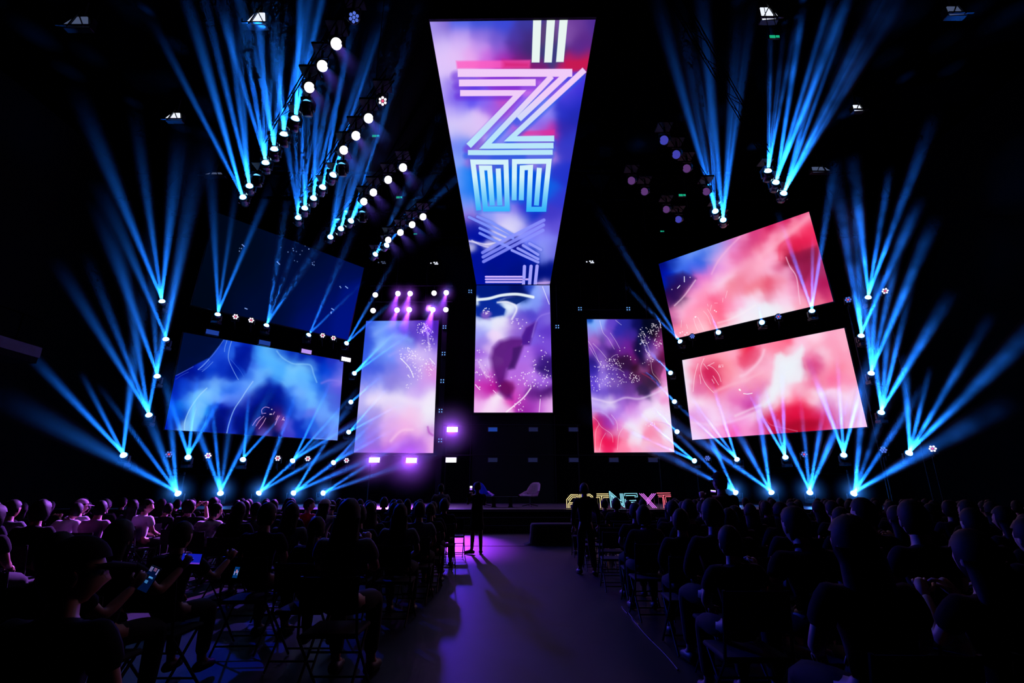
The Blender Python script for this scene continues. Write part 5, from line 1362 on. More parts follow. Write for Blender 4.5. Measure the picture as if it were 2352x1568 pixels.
for i, (px, lb) in enumerate([((985, 543), 'bank of small white lamps left of the banner'), ((856, 545), 'faint bank of small lamps further left of the banner'), ((1372, 541), 'bank of small white lamps right of the banner')]):
    p = at_depth(*px, Y1 - 0.12)
    if p.z > 17.2: p = Vector((p.x * 17.0 / p.z, p.y, 16.6 + 0.05 * i))
    root = empty('wall_lamp', p, lb, 'wall lamp', 'small lamps high on the back wall')
    bm = bmesh.new(); box(bm, (0, 0.06, 0), (0.9, 0.1, 0.3)); obj('housing', bm, M['black'], root)
    for (x, z, w) in ((-0.28, 0, 0.08), (-0.05, 0.05, 0.12), (0.12, 0.05, 0.10), (0.1, -0.06, 0.25)):
        bm = bmesh.new(); box(bm, (x, 0, z), (w, 0.03, 0.07)); obj('lens', bm, EM['work_d' if i == 1 else 'work'], root)

# ------------------------------------------------------------------ things on the stage
def swivel_chair(loc, yaw, m, label):
    root = empty('lounge_chair', loc, label, 'chair', None, (0, 0, yaw))
    # shell: seat pan that curls up into the back and into low arms
    bm = bmesh.new()
    nu, nv = 13, 14
    grid = []
    for j in range(nv):
        t = j / (nv - 1)
        row = []
        for i in range(nu):
            s = i / (nu - 1) * 2 - 1
            if t < 0.5:
                y = 0.36 - 0.66 * (t / 0.5); z = 0.44 - 0.03 * math.sin(PI * t / 0.5)
                arm = max(0.0, abs(s) - 0.72) / 0.28
                x = 0.36 * s; z += 0.24 * arm * min(1, 0.25 + t * 2.2)
            else:
                q = (t - 0.5) / 0.5
                y = -0.30 - 0.20 * q; z = 0.44 + 0.60 * q
                wd = 0.37 - 0.09 * q ** 2
                x = wd * s; y += 0.16 * abs(s) ** 2.5 * (1 - 0.5 * q); z += 0.10 * abs(s) ** 3 * (1 - q) - 0.10 * abs(s) ** 4 * q
            row.append(bm.verts.new((x, y, z)))
        grid.append(row)
    for j in range(nv - 1):
        for i in range(nu - 1):
            bm.faces.new((grid[j][i], grid[j][i + 1], grid[j + 1][i + 1], grid[j + 1][i]))
    bmesh.ops.solidify(bm, geom=bm.faces[:], thickness=0.05)
    obj('shell', smooth(mesh_of(bm, 'shell', m)), None, root)
    bm = bmesh.new(); box(bm, (0, 0.05, 0.465), (0.50, 0.50, 0.07), bevel=0.03); obj('cushion', bm, m, root)
    bm = bmesh.new(); tube(bm, [(0, 0, 0.05), (0, 0, 0.42)], 0.03, 10); obj('pedestal', bm, M['black'], root)
    for k in range(4):
        a = PI / 4 + k * PI / 2
        bm = bmesh.new(); tube(bm, [(0, 0, 0.09), (0.36 * math.cos(a), 0.36 * math.sin(a), 0.025)], [0.025, 0.016], 8); obj('leg', bm, M['black'], root)
    return root


swivel_chair((0.80, 22.8, SZ + 0.008), math.radians(142), M['shell'], 'pale pink swivel lounge chair right of the low table on stage')
swivel_chair((-1.28, 23.0, SZ + 0.008), math.radians(-142), M['shell_b'], 'blue lounge chair behind the standing phone holder')
tb = empty('coffee_table', (-0.42, 22.1, SZ + 0.008), 'long low dark coffee table between the two lounge chairs', 'table')
bm = bmesh.new(); box(bm, (0, 0, 0.42), (1.35, 0.60, 0.03), bevel=0.008); obj('table_top', bm, M['wood'], tb)
for s in (-1, 1):
    bm = bmesh.new(); box(bm, (s * 0.36, 0, 0.205), (0.16, 0.40, 0.40)); box(bm, (s * 0.36, 0, 0.01), (0.22, 0.5, 0.02)); obj('leg', bm, M['black'], tb)

NEON = {'y': glow('yellow_neon', (1.0, 0.80, 0.36), 1.15), 'b': glow('blue_neon', (0.30, 0.80, 1.0), 1.15), 'p': glow('purple_neon', (0.80, 0.20, 1.0), 1.0), 'r': glow('red_neon', (1.0, 0.16, 0.24), 1.15)}
BACK = mat('neon_letter_back', '0c0c10', 0.4, grain=20)
SGN = empty('neon_sign', (0.0, 20.2, SZ + 0.0115), 'neon letters ARTNEXT in yellow, blue, purple and red standing at the stage edge', 'sign')
KZ = 20.2 / 1183 / 8.4


def sx(x): return (1280 + x / 8.4 - 1176) / 1183 * 20.2


def sz(y): return (572 - y) * KZ * 1.02


LET = [('A', 'y', [[(185,562),(185,410),(270,320),(410,320),(410,375)],[(215,425),(285,346),(386,346),(386,405)],[(236,448),(300,373),(361,373),(361,438)],[(214,562),(214,492),(234,466),(345,466)],[(243,562),(243,492),(332,492)]]),
       ('R', 'y', [[(440,562),(440,312)],[(468,562),(468,312)],[(496,562),(496,440)],[(496,312),(640,312),(692,352),(692,400),(640,440),(496,440)],[(496,340),(630,340),(664,365),(664,392),(630,414),(520,414)],[(560,440),(668,562)],[(592,440),(700,562)],[(624,440),(728,562)]]),
       ('T', 'y', [[(770,308),(1000,308)],[(768,342),(1004,342)],[(760,372),(830,372),(836,562)],[(866,345),(870,562)],[(1004,372),(900,372),(905,562)]]),
       ('N', 'b', [[(1020,262),(1040,552)],[(1056,352),(1070,552)],[(1086,380),(1100,552)],[(1020,258),(1240,442)],[(1028,296),(1276,506)],[(1040,330),(1294,548)],[(1226,298),(1240,442)],[(1252,298),(1272,506)],[(1280,298),(1298,552)]]),
       ('E', 'b', [[(1314,346),(1314,300),(1554,298),(1560,362),(1505,362)],[(1338,338),(1530,336)],[(1318,398),(1328,550),(1545,548)],[(1346,520),(1346,428),(1530,424)],[(1346,520),(1520,520)],[(1372,460),(1500,458)],[(1372,490),(1545,490)]]),
       ('X', 'p', [[(1604,300),(1850,562)],[(1640,300),(1884,562)],[(1676,300),(1918,562)],[(1918,300),(1676,562)],[(1884,300),(1640,562)],[(1850,300),(1604,562)]]),
       ('T', 'r', [[(1940,293),(2206,290)],[(1958,330),(2210,326)],[(1972,360),(2046,360),(2056,562)],[(2066,330),(2086,562)],[(2210,355),(2104,357),(2112,562)]])]
bm = bmesh.new(); box(bm, (sx(1200), 0, -0.004), (sx(2230) - sx(160), 0.16, 0.012)); obj('base', bm, M['black'], SGN)
for ch, c, strokes in LET:
    xs = [q[0] for s_ in strokes for q in s_]
    bm = bmesh.new()
    for s_ in strokes:
        tube(bm, [(sx(x), -0.02, sz(y)) for x, y in s_], 0.0135, 6)
    lt = obj('letter', bm, NEON[c], SGN, label={'y': 'yellow', 'b': 'blue', 'p': 'purple', 'r': 'red'}[c] + ' neon letter ' + ch)
    bm = bmesh.new()
    for x in (min(xs) + 30, max(xs) - 30): tube(bm, [(sx(x), 0.03, 0.0), (sx(x), 0.03, sz(310))], 0.012, 5)
    obj('stand', bm, BACK, lt)
    cx = sx((min(xs) + max(xs)) / 2)
    point(SGN, (cx, -0.15, 0.2), 1.6, {'y': (1.0, 0.75, 0.3), 'b': (0.1, 0.5, 1.0), 'p': (0.7, 0.1, 1.0), 'r': (1.0, 0.08, 0.15)}[c], 0.15)

# draped case at the end of the aisle and the cable cover on the floor
dc = empty('draped_case', (1.25, 15.0, 0), 'low case under a black cloth in the aisle before the stage', 'case')
bm = bmesh.new()
n, rows = 40, []
for z, k in ((0.0, 1.10), (0.06, 1.04), (0.3, 1.0), (0.52, 0.98), (0.56, 0.94)):
    row = []
    for i in range(n):
        a = 2 * PI * i / n
        c, s = math.cos(a), math.sin(a)
        e = 0.35
        x = 0.72 * math.copysign(abs(c) ** e, c); y = 0.40 * math.copysign(abs(s) ** e, s)
        f = 1 + 0.025 * math.sin(i * 2.4) * (1 - z)
        row.append(bm.verts.new((x * k * f - (0.12 if z < 0.03 and c < -0.6 else 0), y * k * f, z)))
    rows.append(row)
for a, b in zip(rows[:-1], rows[1:]):
    for i in range(n): bm.faces.new((a[i], a[(i + 1) % n], b[(i + 1) % n], b[i]))
bm.faces.new(rows[-1])
obj('cloth', smooth(mesh_of(bm, 'cloth', M['cloth'])), None, dc)
bm = bmesh.new(); box(bm, (0, 0, 0.27), (1.25, 0.66, 0.52)); obj('case', bm, M['black'], dc)
A, B = at_height(1428, 1394, 0.0), at_height(1556, 1540, 0.0)
cb = empty('floor_cable', A, 'thin shiny cable taped along the right edge of the aisle', 'cable')
bm = bmesh.new()
tube(bm, [(B - A) * t + Vector((0.012 * math.sin(t * 9), 0, 0.008)) for t in np.linspace(0, 1, 14)], 0.007, 6)
obj('cable', bm, M['rubber'], cb)
for t0, t1 in ((0.02, 0.16), (0.27, 0.39), (0.56, 0.66)):
    bm = bmesh.new(); p, q = (B - A) * t0, (B - A) * t1
    box(bm, ((p.x + q.x) / 2, (p.y + q.y) / 2, 0.008), (0.018, (q - p).length, 0.012), Matrix.Rotation(math.atan2(q.y - p.y, q.x - p.x) - PI / 2, 4, 'Z')); obj('tape', bm, M['strip'], cb)


# ------------------------------------------------------------------ people
def skin_mesh(name, joints, bones, m, sub=1):
    """grow one continuous surface over a skeleton: joints {name: (point, radius x, radius y)}"""
    keys = list(joints)
    me = bpy.data.meshes.new(name + '_skeleton')
    me.from_pydata([tuple(joints[k][0]) for k in keys], [(keys.index(a), keys.index(b)) for a, b in bones], [])
    o = bpy.data.objects.new(name + '_skeleton', me)
    COL.objects.link(o)
    md = o.modifiers.new('skin', 'SKIN'); md.use_smooth_shade = True; md.branch_smoothing = 0.6
    lay = me.skin_vertices[0].data
    for i, k in enumerate(keys):
        j = joints[k]
        lay[i].radius = (j[1], j[2] if len(j) > 2 else j[1])
        lay[i].use_root = (i == 0)
    sb = o.modifiers.new('smooth', 'SUBSURF'); sb.levels = sub; sb.render_levels = sub
    dg = bpy.context.evaluated_depsgraph_get()
    out = bpy.data.meshes.new_from_object(o.evaluated_get(dg))
    bpy.data.objects.remove(o); bpy.data.meshes.remove(me)
    out.name = name
    out.materials.clear(); out.materials.append(m)
    smooth(out)
    return out


def head_into(bm, c, R, hs=1.0):
    """a head with brow, eye sockets, nose, lips, chin and ears, turned by R, centred on c"""
    seg, rings = 20, 16
    rows = []
    for j in range(rings + 1):
        ph = PI * j / rings
        row = []
        for i in range(seg):
            th = 2 * PI * i / seg
            x, y, z = math.sin(ph) * math.sin(th), math.sin(ph) * math.cos(th), math.cos(ph)
            f = max(0.0, y)
            px, py, pz = 0.076 * x, 0.098 * y, 0.118 * z
            if z < 0:                       # jaw narrows, back of the skull tucks in to the neck
                px *= 1 - 0.30 * (-z) ** 1.5
                if y < 0: py *= 1 - 0.35 * (-z)
                else: py *= 1 - 0.10 * (-z)
            if f > 0.5:
                ax = abs(x)
                py += 0.026 * math.exp(-(x / 0.16) ** 2 - ((z + 0.20) / 0.20) ** 2)         # nose
                py -= 0.014 * math.exp(-((ax - 0.36) / 0.16) ** 2 - ((z - 0.04) / 0.12) ** 2)  # eye sockets
                py += 0.006 * math.exp(-((z - 0.20) / 0.10) ** 2)                            # brow
                py += 0.007 * math.exp(-(x / 0.30) ** 2 - ((z + 0.52) / 0.07) ** 2)          # lips
                py += 0.009 * math.exp(-(x / 0.30) ** 2 - ((z + 0.86) / 0.14) ** 2)          # chin
            row.append(Vector((px, py, pz)) * hs)
        rows.append(row)
    vs = []
    for j, row in enumerate(rows):
        if j in (0, rings): vs.append([bm.verts.new(c + R @ row[0])])
        else: vs.append([bm.verts.new(c + R @ p) for p in row])
    for j in range(rings):
        a, b = vs[j], vs[j + 1]
        for i in range(seg):
            k = (i + 1) % seg
            if len(a) == 1: bm.faces.new((a[0], b[k], b[i]))
            elif len(b) == 1: bm.faces.new((a[i], a[k], b[0]))
            else: bm.faces.new((a[i], a[k], b[k], b[i]))
    for s in (-1, 1):                       # ears and eyes
        bm2 = bmesh.new()
        bmesh.ops.create_uvsphere(bm2, u_segments=8, v_segments=6, radius=1.0)
        bmesh.ops.scale(bm2, vec=Vector((0.010, 0.020, 0.032)) * hs, verts=bm2.verts)
        for v in bm2.verts: v.co = c + R @ (v.co + Vector((s * 0.078, -0.008, -0.008)) * hs)
        add_bm(bm, bm2)
        bm2 = bmesh.new()
        bmesh.ops.create_uvsphere(bm2, u_segments=8, v_segments=6, radius=0.0115 * hs)
        for v in bm2.verts: v.co = c + R @ (v.co + Vector((s * 0.030, 0.080, 0.006)) * hs)
        add_bm(bm, bm2)


def add_bm(bm, other):
    mp = {v: bm.verts.new(v.co) for v in other.verts}
    for f in other.faces: bm.faces.new([mp[v] for v in f.verts])
    other.free()


def hand_into(bm, w, d, up, s, grip=0.5):
    """palm, four curled fingers of unequal length and a thumb from the side of the palm; w wrist, d pointing direction, up back of the hand, s side of the thumb"""
    d = d.normalized(); up = (up - d * up.dot(d)).normalized(); sd = d.cross(up) * s
    tube(bm, [w - d * 0.01, w + d * 0.035, w + d * 0.075, w + d * 0.092], [0.020, 0.029, 0.030, 0.020], 8)
    for k, (o, L) in enumerate(((0.026, 0.070), (0.009, 0.078), (-0.009, 0.072), (-0.026, 0.056))):
        p = w + d * 0.078 + sd * o
        a1, a2 = grip * 0.7, grip * 1.6
        q = p + (d * math.cos(a1) - up * math.sin(a1)) * L * 0.5
        r = q + (d * math.cos(a2) - up * math.sin(a2)) * L * 0.5
        tube(bm, [p, q, r], [0.0095, 0.0088, 0.007], 6)
    p = w + d * 0.025 + sd * 0.024
    q = p + (d * 0.6 + sd * 0.75 - up * 0.15).normalized() * 0.036
    r = q + (d * 0.85 - up * 0.4 * grip + sd * 0.1).normalized() * 0.032
    tube(bm, [p, q, r], [0.012, 0.010, 0.008], 6)


SKIN = [mat('skin_light', 'c99a80', 0.55, grain=60, var=0.15), mat('skin_tan', 'a8755a', 0.55, grain=60, var=0.15)]
HAIR = [mat('black_hair', '060505', 0.62, grain=120, spec=0.2), mat('brown_hair', '120b07', 0.62, grain=120, spec=0.2)]
SHOE = mat('black_shoe', '0c0c0d', 0.5, grain=40)
CLOTH = {'white': mat('white_cotton', 'd8d4de', 0.85, grain=30, var=0.3, spec=0.15), 'grey': mat('grey_cotton', '70727a', 0.85, grain=30, var=0.3, spec=0.15), 'black': mat('black_cotton', '08080a', 0.9, grain=30, var=0.3, spec=0.15),
         'charcoal': mat('charcoal_cotton', '17181c', 0.9, grain=30, var=0.3, spec=0.15), 'navy': mat('navy_cotton', '0c1024', 0.9, grain=30, var=0.3, spec=0.15), 'red': mat('red_cotton', 'd01828', 0.8, grain=30, var=0.3, spec=0.15),
         'olive': mat('olive_cotton', '14160f', 0.9, grain=30, var=0.3, spec=0.15), 'pale': mat('pale_pink_cotton', 'c8a8c0', 0.85, grain=30, var=0.3, spec=0.15)}
TROU = [mat('black_denim', '07080b', 0.9, grain=50), mat('dark_denim', '0c1018', 0.9, grain=50)]
V = Vector


def pose_joints(kind):
    """joint positions; the figure faces +Y with its feet on z = 0"""
    if kind in ('seated', 'lean', 'phone', 'film', 'point', 'side'):
        J = dict(pelvis=V((0, 0.0, 0.585)), belly=V((0, -0.02, 0.72)), chest=V((0, 0.0, 0.89)), collar=V((0, 0.0, 1.01)), neck=V((0, 0.015, 1.07)), head=V((0, 0.035, 1.175)))
        for s, n in ((-1, 'l'), (1, 'r')):
            J['sh' + n] = V((s * 0.172, 0, 0.995)); J['hip' + n] = V((s * 0.10, 0.03, 0.575)); J['knee' + n] = V((s * 0.14, 0.43, 0.55)); J['ank' + n] = V((s * 0.14, 0.42, 0.10)); J['toe' + n] = V((s * 0.15, 0.56, 0.045))
            J['el' + n] = V((s * 0.238, 0.04, 0.76)); J['wr' + n] = V((s * 0.12, 0.26, 0.69))
        if kind == 'lean':
            for k in ('belly', 'chest', 'collar', 'neck', 'head', 'shl', 'shr', 'ell', 'elr'):
                t = (J[k].z - 0.585) / 0.65
                J[k] = J[k] + V((0.05 * t, 0.22 * t, -0.05 * t))
            J['wrl'] = V((-0.11, 0.40, 0.62)); J['wrr'] = V((0.12, 0.40, 0.62))
        if kind == 'phone':
            for s, n in ((-1, 'l'), (1, 'r')): J['el' + n] = V((s * 0.22, 0.10, 0.80)); J['wr' + n] = V((s * 0.085, 0.30, 0.97))
        if kind == 'film':
            for s, n in ((-1, 'l'), (1, 'r')): J['el' + n] = V((s * 0.24, 0.20, 0.97)); J['wr' + n] = V((s * 0.085, 0.34, 1.20))
        if kind == 'side':
            J['elr'] = V((0.28, 0.14, 0.82)); J['wrr'] = V((0.31, 0.32, 0.96))
        if kind == 'point':
            J['elr'] = V((0.33, 0.16, 0.98)); J['wrr'] = V((0.22, 0.34, 1.12))
        return J
    J = dict(pelvis=V((0, 0, 0.93)), belly=V((0, 0.01, 1.08)), chest=V((0, 0.0, 1.27)), collar=V((0, -0.005, 1.40)), neck=V((0, 0.01, 1.46)), head=V((0, 0.03, 1.565)))
    for s, n in ((-1, 'l'), (1, 'r')):
        J['sh' + n] = V((s * 0.175, 0, 1.385)); J['hip' + n] = V((s * 0.095, 0, 0.90)); J['knee' + n] = V((s * 0.10, 0.02, 0.49)); J['ank' + n] = V((s * 0.105, -0.02, 0.09)); J['toe' + n] = V((s * 0.13, 0.14, 0.04))
        J['el' + n] = V((s * 0.235, -0.02, 1.10)); J['wr' + n] = V((s * 0.24, 0.06, 0.86))
    if kind == 'stand_film':
        J['ell'] = V((-0.22, 0.14, 1.16)); J['wrl'] = V((-0.14, 0.30, 1.37)); J['elr'] = V((0.21, 0.10, 1.14)); J['wrr'] = V((-0.02, 0.30, 1.30))
        J['anll'] = J['ankl']; del J['anll']
        J['kneel'] = V((-0.09, 0.05, 0.49)); J['ankl'] = V((-0.12, -0.02, 0.09)); J['toel'] = V((-0.25, 0.08, 0.04))
    if kind == 'stand_low':
        for s, n in ((-1, 'l'), (1, 'r')): J['el' + n] = V((s * 0.23, 0.06, 1.12)); J['wr' + n] = V((s * 0.09, 0.28, 1.14))
        J['head'] = V((0, 0.06, 1.555)); J['neck'] = V((0, 0.025, 1.46))
    if kind == 'stride':
        J['kneel'] = V((-0.10, 0.06, 0.49)); J['ankl'] = V((-0.13, 0.10, 0.09)); J['toel'] = V((-0.16, 0.26, 0.04)); J['kneer'] = V((0.10, 0.0, 0.49)); J['ankr'] = V((0.12, -0.12, 0.09)); J['toer'] = V((0.15, 0.03, 0.04))
        J['elr'] = V((0.25, -0.06, 1.11)); J['wrr'] = V((0.26, 0.05, 0.88))
    return J


TORSO = [('pelvis', 'belly'), ('belly', 'chest'), ('chest', 'collar'), ('collar', 'neck')]
RAD = dict(pelvis=(0.150, 0.110), belly=(0.128, 0.098), chest=(0.150, 0.108), collar=(0.085, 0.075), neck=(0.052, 0.054), sh=(0.058, 0.058), el=(0.042, 0.042), wr=(0.027, 0.024), hip=(0.090, 0.090), knee=(0.060, 0.060), ank=(0.040, 0.042), toe=(0.036, 0.026))
RCH = {}


def rad(k, g=0.0):
    r = RAD.get(k) or RAD[k[:-1]]
    return (r[0] + g, r[1] + g)


def person_meshes(kind, hair='short', top='black', sleeves='short', skin=0, hcol=0, trou=0, cap=None, turn=0.0, nod=0.0, skirt=False):
    key = (kind, hair, top, sleeves, skin, hcol, trou, cap, turn, nod, skirt)
    if key in RCH: return RCH[key]
    J = pose_joints(kind)
    seat = J['pelvis'].z < 0.7
    R = (Matrix.Rotation(turn, 4, 'Z') @ Matrix.Rotation(-nod, 4, 'X')).to_3x3()
    # the body: one skin from head to feet
    jj = {k: (J[k],) + rad(k, {'neck': 0.0, 'collar': -0.012}.get(k, -0.016)) for k in ('pelvis', 'belly', 'chest', 'collar', 'neck')}
    jj['skull'] = (J['head'] + R @ V((0, -0.015, 0.0)), 0.055, 0.060)
    bones = TORSO + [('neck', 'skull')]
    for n in 'lr':
        for k in ('sh', 'el', 'wr', 'hip', 'knee', 'ank', 'toe'): jj[k + n] = (J[k + n],) + rad(k + n, {'sh': -0.010, 'hip': -0.010}.get(k, 0.0))
        mid = (J['sh' + n] + J['el' + n]) / 2
        bones += [('chest', 'sh' + n), ('sh' + n, 'el' + n), ('el' + n, 'wr' + n), ('pelvis', 'hip' + n), ('hip' + n, 'knee' + n), ('knee' + n, 'ank' + n), ('ank' + n, 'toe' + n)]
    body = skin_mesh('body', jj, bones, SKIN[skin])
    bm = bmesh.new(); bm.from_mesh(body)
    head_into(bm, J['head'], R)
    for s, n in ((-1, 'l'), (1, 'r')):
        d = J['wr' + n] - J['el' + n]
        raised = kind in ('phone', 'film', 'stand_film', 'stand_low', 'point') or (kind == 'side' and n == 'r')
        hand_into(bm, J['wr' + n], (d.normalized() + (V((0, 0.25, 0.5)) if raised else V((0, 0.1, -0.2)))), V((s * 0.6, -0.8, 0.2)) if raised else V((0.1 * s, 0.3, 1)), -s if raised else -s, 0.9 if raised else 0.5)
    bm.to_mesh(body); bm.free(); smooth(body)
    out = [('body', body)]
    # shirt
    jj = {k: (J[k] + (V((0, 0, -0.02 if seat else -0.07)) if k == 'pelvis' and not skirt else V((0, 0, 0))),) + rad(k, 0.020) for k in ('pelvis', 'belly', 'chest')}
    jj['collar'] = (J['collar'] + V((0, 0, -0.005)), 0.104, 0.094)
    jj['rim'] = ((J['collar'] * 0.45 + J['neck'] * 0.55), 0.064, 0.066)
    bones = [('pelvis', 'belly'), ('belly', 'chest'), ('chest', 'collar'), ('collar', 'rim')]
    for n in 'lr':
        jj['sh' + n] = (J['sh' + n],) + rad('sh' + n, 0.018)
        bones.append(('chest', 'sh' + n))
        if sleeves == 'short':
            jj['cuff' + n] = (J['sh' + n].lerp(J['el' + n], 0.72), 0.066, 0.066); bones.append(('sh' + n, 'cuff' + n))
        else:
            jj['el' + n] = (J['el' + n], 0.054, 0.054); jj['cuff' + n] = (J['el' + n].lerp(J['wr' + n], 0.9), 0.038, 0.038)
            bones += [('sh' + n, 'el' + n), ('el' + n, 'cuff' + n)]
    if skirt:
        jj['hem'] = (V((0, 0.0, 0.66)), 0.205, 0.170); bones.append(('pelvis', 'hem'))
        jj['hem2'] = (V((0, 0.0, 0.50)), 0.225, 0.190); bones.append(('hem', 'hem2'))
    out.append(('dress' if skirt else 'shirt', skin_mesh('shirt', jj, bones, CLOTH[top])))
    if not skirt:
        jj = {'pelvis': (J['pelvis'],) + rad('pelvis', 0.004), 'waist': (J['pelvis'] * 0.45 + J['belly'] * 0.55, 0.128, 0.098)}
        bones = [('pelvis', 'waist')]
        for n in 'lr':
            for k, g in (('hip', 0.014), ('knee', 0.016)): jj[k + n] = (J[k + n],) + rad(k + n, g)
            jj['hem' + n] = (J['ank' + n] + V((0, 0, 0.03)), 0.058, 0.060)
            bones += [('pelvis', 'hip' + n), ('hip' + n, 'knee' + n), ('knee' + n, 'hem' + n)]
        out.append(('trousers', skin_mesh('trousers', jj, bones, TROU[trou])))
    for n in 'lr':
        a, t = J['ank' + n], J['toe' + n]
        f = (t - a); f.z = 0; f.normalize()
        bm = bmesh.new()
        tube(bm, [V((a.x, a.y, 0.05)) - f * 0.07, V((a.x, a.y, 0.055)) - f * 0.02, V((a.x, a.y, 0.05)) + f * 0.08, V((a.x, a.y, 0.036)) + f * 0.17, V((a.x, a.y, 0.028)) + f * 0.205], [0.030, 0.048, 0.046, 0.036, 0.016], 10)
        out.append(('shoe', smooth(mesh_of(bm, 'shoe', SHOE))))
    # hair: a shell over the skull, cut away from the face
    c = J['head']
    bm = bmesh.new()
    bmesh.ops.create_uvsphere(bm, u_segments=20, v_segments=14, radius=1.0)
    kill = []
    rng = random.Random(len(hair) * 7)
    for v in bm.verts:
        x, y, z = v.co
        thick = 1.10 + (0.04 if z > 0.3 else 0.0)
        p = V((x * 0.080 * thick, y * 0.102 * thick - 0.006, z * 0.122 * thick + 0.004))
        if z < 0 and y < 0: p.y *= 1 - 0.22 * (-z)
        p += p.normalized() * rng.uniform(-0.003, 0.004)
        low = {'short': (-0.72 if y < -0.1 else -0.42), 'bob': -1.1, 'long': -1.1, 'tail': -0.5, 'bun': -0.5, 'curly': -0.75}[hair]
        if (y > 0.42 and z < 0.42) or (z < low) or (abs(x) > 0.6 and y > 0.05 and z < (-0.1 if hair in ('short', 'tail', 'bun') else -0.9) + 0.25 * (hair in ('short',))):
            kill.append(v)
        if hair == 'curly': p *= 1.12 + 0.05 * math.sin(9 * x + 7 * z) * math.cos(8 * y)
        v.co = p
    bmesh.ops.delete(bm, geom=kill, context='VERTS')
    for v in bm.verts: v.co = c + R @ v.co
    if hair in ('bob', 'long', 'tail'):
        L = {'bob': 0.24, 'long': 0.44, 'tail': 0.36}[hair]
        rows = []
        wd = {'bob': 0.098, 'long': 0.100, 'tail': 0.034}[hair]
        for k in range(7):
            t = k / 6
            z = c.z + (0.0 if hair != 'tail' else 0.02) - L * t
            yb = c.y - 0.065 - 0.055 * min(1, t * 1.6) - (0.03 if hair == 'tail' else 0)
            w = wd * (1 + 0.28 * t) * (1 - 0.35 * max(0, t - 0.75) * 4 * (hair != 'bob'))
            dp = 0.050 if hair != 'tail' else 0.032
            row = []
            for i in range(14):
                a = 2 * PI * i / 14
                row.append(bm.verts.new((c.x + w * math.cos(a) * (1 + 0.05 * math.sin(i * 3 + k)), yb + dp * math.sin(a) + (0.03 * math.cos(a) ** 2 if hair != 'tail' else 0), z)))
            rows.append(row)
        for a, b in zip(rows[:-1], rows[1:]):
            for i in range(14): bm.faces.new((b[i], b[(i + 1) % 14], a[(i + 1) % 14], a[i]))
        bm.faces.new(rows[-1]); bm.faces.new(list(reversed(rows[0])))
    if hair == 'bun':
        b2 = bmesh.new(); bmesh.ops.create_icosphere(b2, subdivisions=2, radius=0.048)
        for v in b2.verts: v.co = c + R @ (v.co + V((0, -0.085, 0.095)))
        add_bm(bm, b2)
    hm = mesh_of(bm, 'hair', HAIR[hcol])
    out.append(('hair', smooth(hm)))
    if cap:
        bm = bmesh.new()
        bmesh.ops.create_uvsphere(bm, u_segments=20, v_segments=12, radius=1.0)
        bmesh.ops.delete(bm, geom=[v for v in bm.verts if v.co.z < 0.02], context='VERTS')
        for v in bm.verts: v.co = V((v.co.x * 0.094, v.co.y * 0.116 - 0.004, v.co.z * 0.118 + 0.035))
        top_, bot = [], []
        for k in range(11):
            a = PI * (0.14 + 0.72 * k / 10)
            top_.append((V((0.092 * math.cos(a), 0.110 * math.sin(a), 0.045)), V((0.085 * math.cos(a), 0.110 * math.sin(a) + 0.085 * math.sin(a) ** 0.7, 0.028))))
        vs = [(bm.verts.new(p), bm.verts.new(q), bm.verts.new(q - V((0, 0, 0.008))), bm.verts.new(p - V((0, 0, 0.008)))) for p, q in top_]
        for a, b in zip(vs[:-1], vs[1:]):
            bm.faces.new((a[0], a[1], b[1], b[0])); bm.faces.new((a[1], a[2], b[2], b[1])); bm.faces.new((a[2], a[3], b[3], b[2]))
        for v in bm.verts: v.co = c + R @ v.co
        out.append(('cap', smooth(mesh_of(bm, 'cap', CLOTH[cap]))))
    RCH[key] = out
    return out


def person(loc, yaw, label, group, kw, scale=1.0):
    root = empty('person', loc, label, 'person', group, (0, 0, yaw))
    root.scale = (scale,) * 3
    if kw['kind'] in ('seated', 'lean', 'phone', 'film', 'point', 'side'): root.location.z += max(0.0, 0.463 * (1 - scale))
    for nm, me in person_meshes(**kw):
        obj(nm, me, None, root)
    return root


def phone(loc, pitch, yaw, label, em, portrait=True, scale=1.0, parent_cat='phone'):
    root = empty('phone', loc, label, 'phone', 'phones held up in the crowd', (pitch, 0, yaw))
    w, h = (0.074, 0.155) if portrait else (0.155, 0.074)
    w *= scale; h *= scale
    bm = bmesh.new(); box(bm, (0, 0, 0), (w, 0.009, h), bevel=0.003); obj('phone_body', bm, M['phone'], root)
    bm = bmesh.new()
    for (x0, x1, z0, z1, mi) in em[1]:
        vs = [bm.verts.new((w * 0.46 * a, -0.0052, h * 0.46 * b)) for a, b in ((x0, z0), (x1, z0), (x1, z1), (x0, z1))]
        bm.faces.new(vs).material_index = mi
    me = bpy.data.meshes.new('phone_screen'); bm.to_mesh(me); bm.free()
    for m_ in em[0]: me.materials.append(m_)
    obj('phone_screen', me, None, root)
    return root


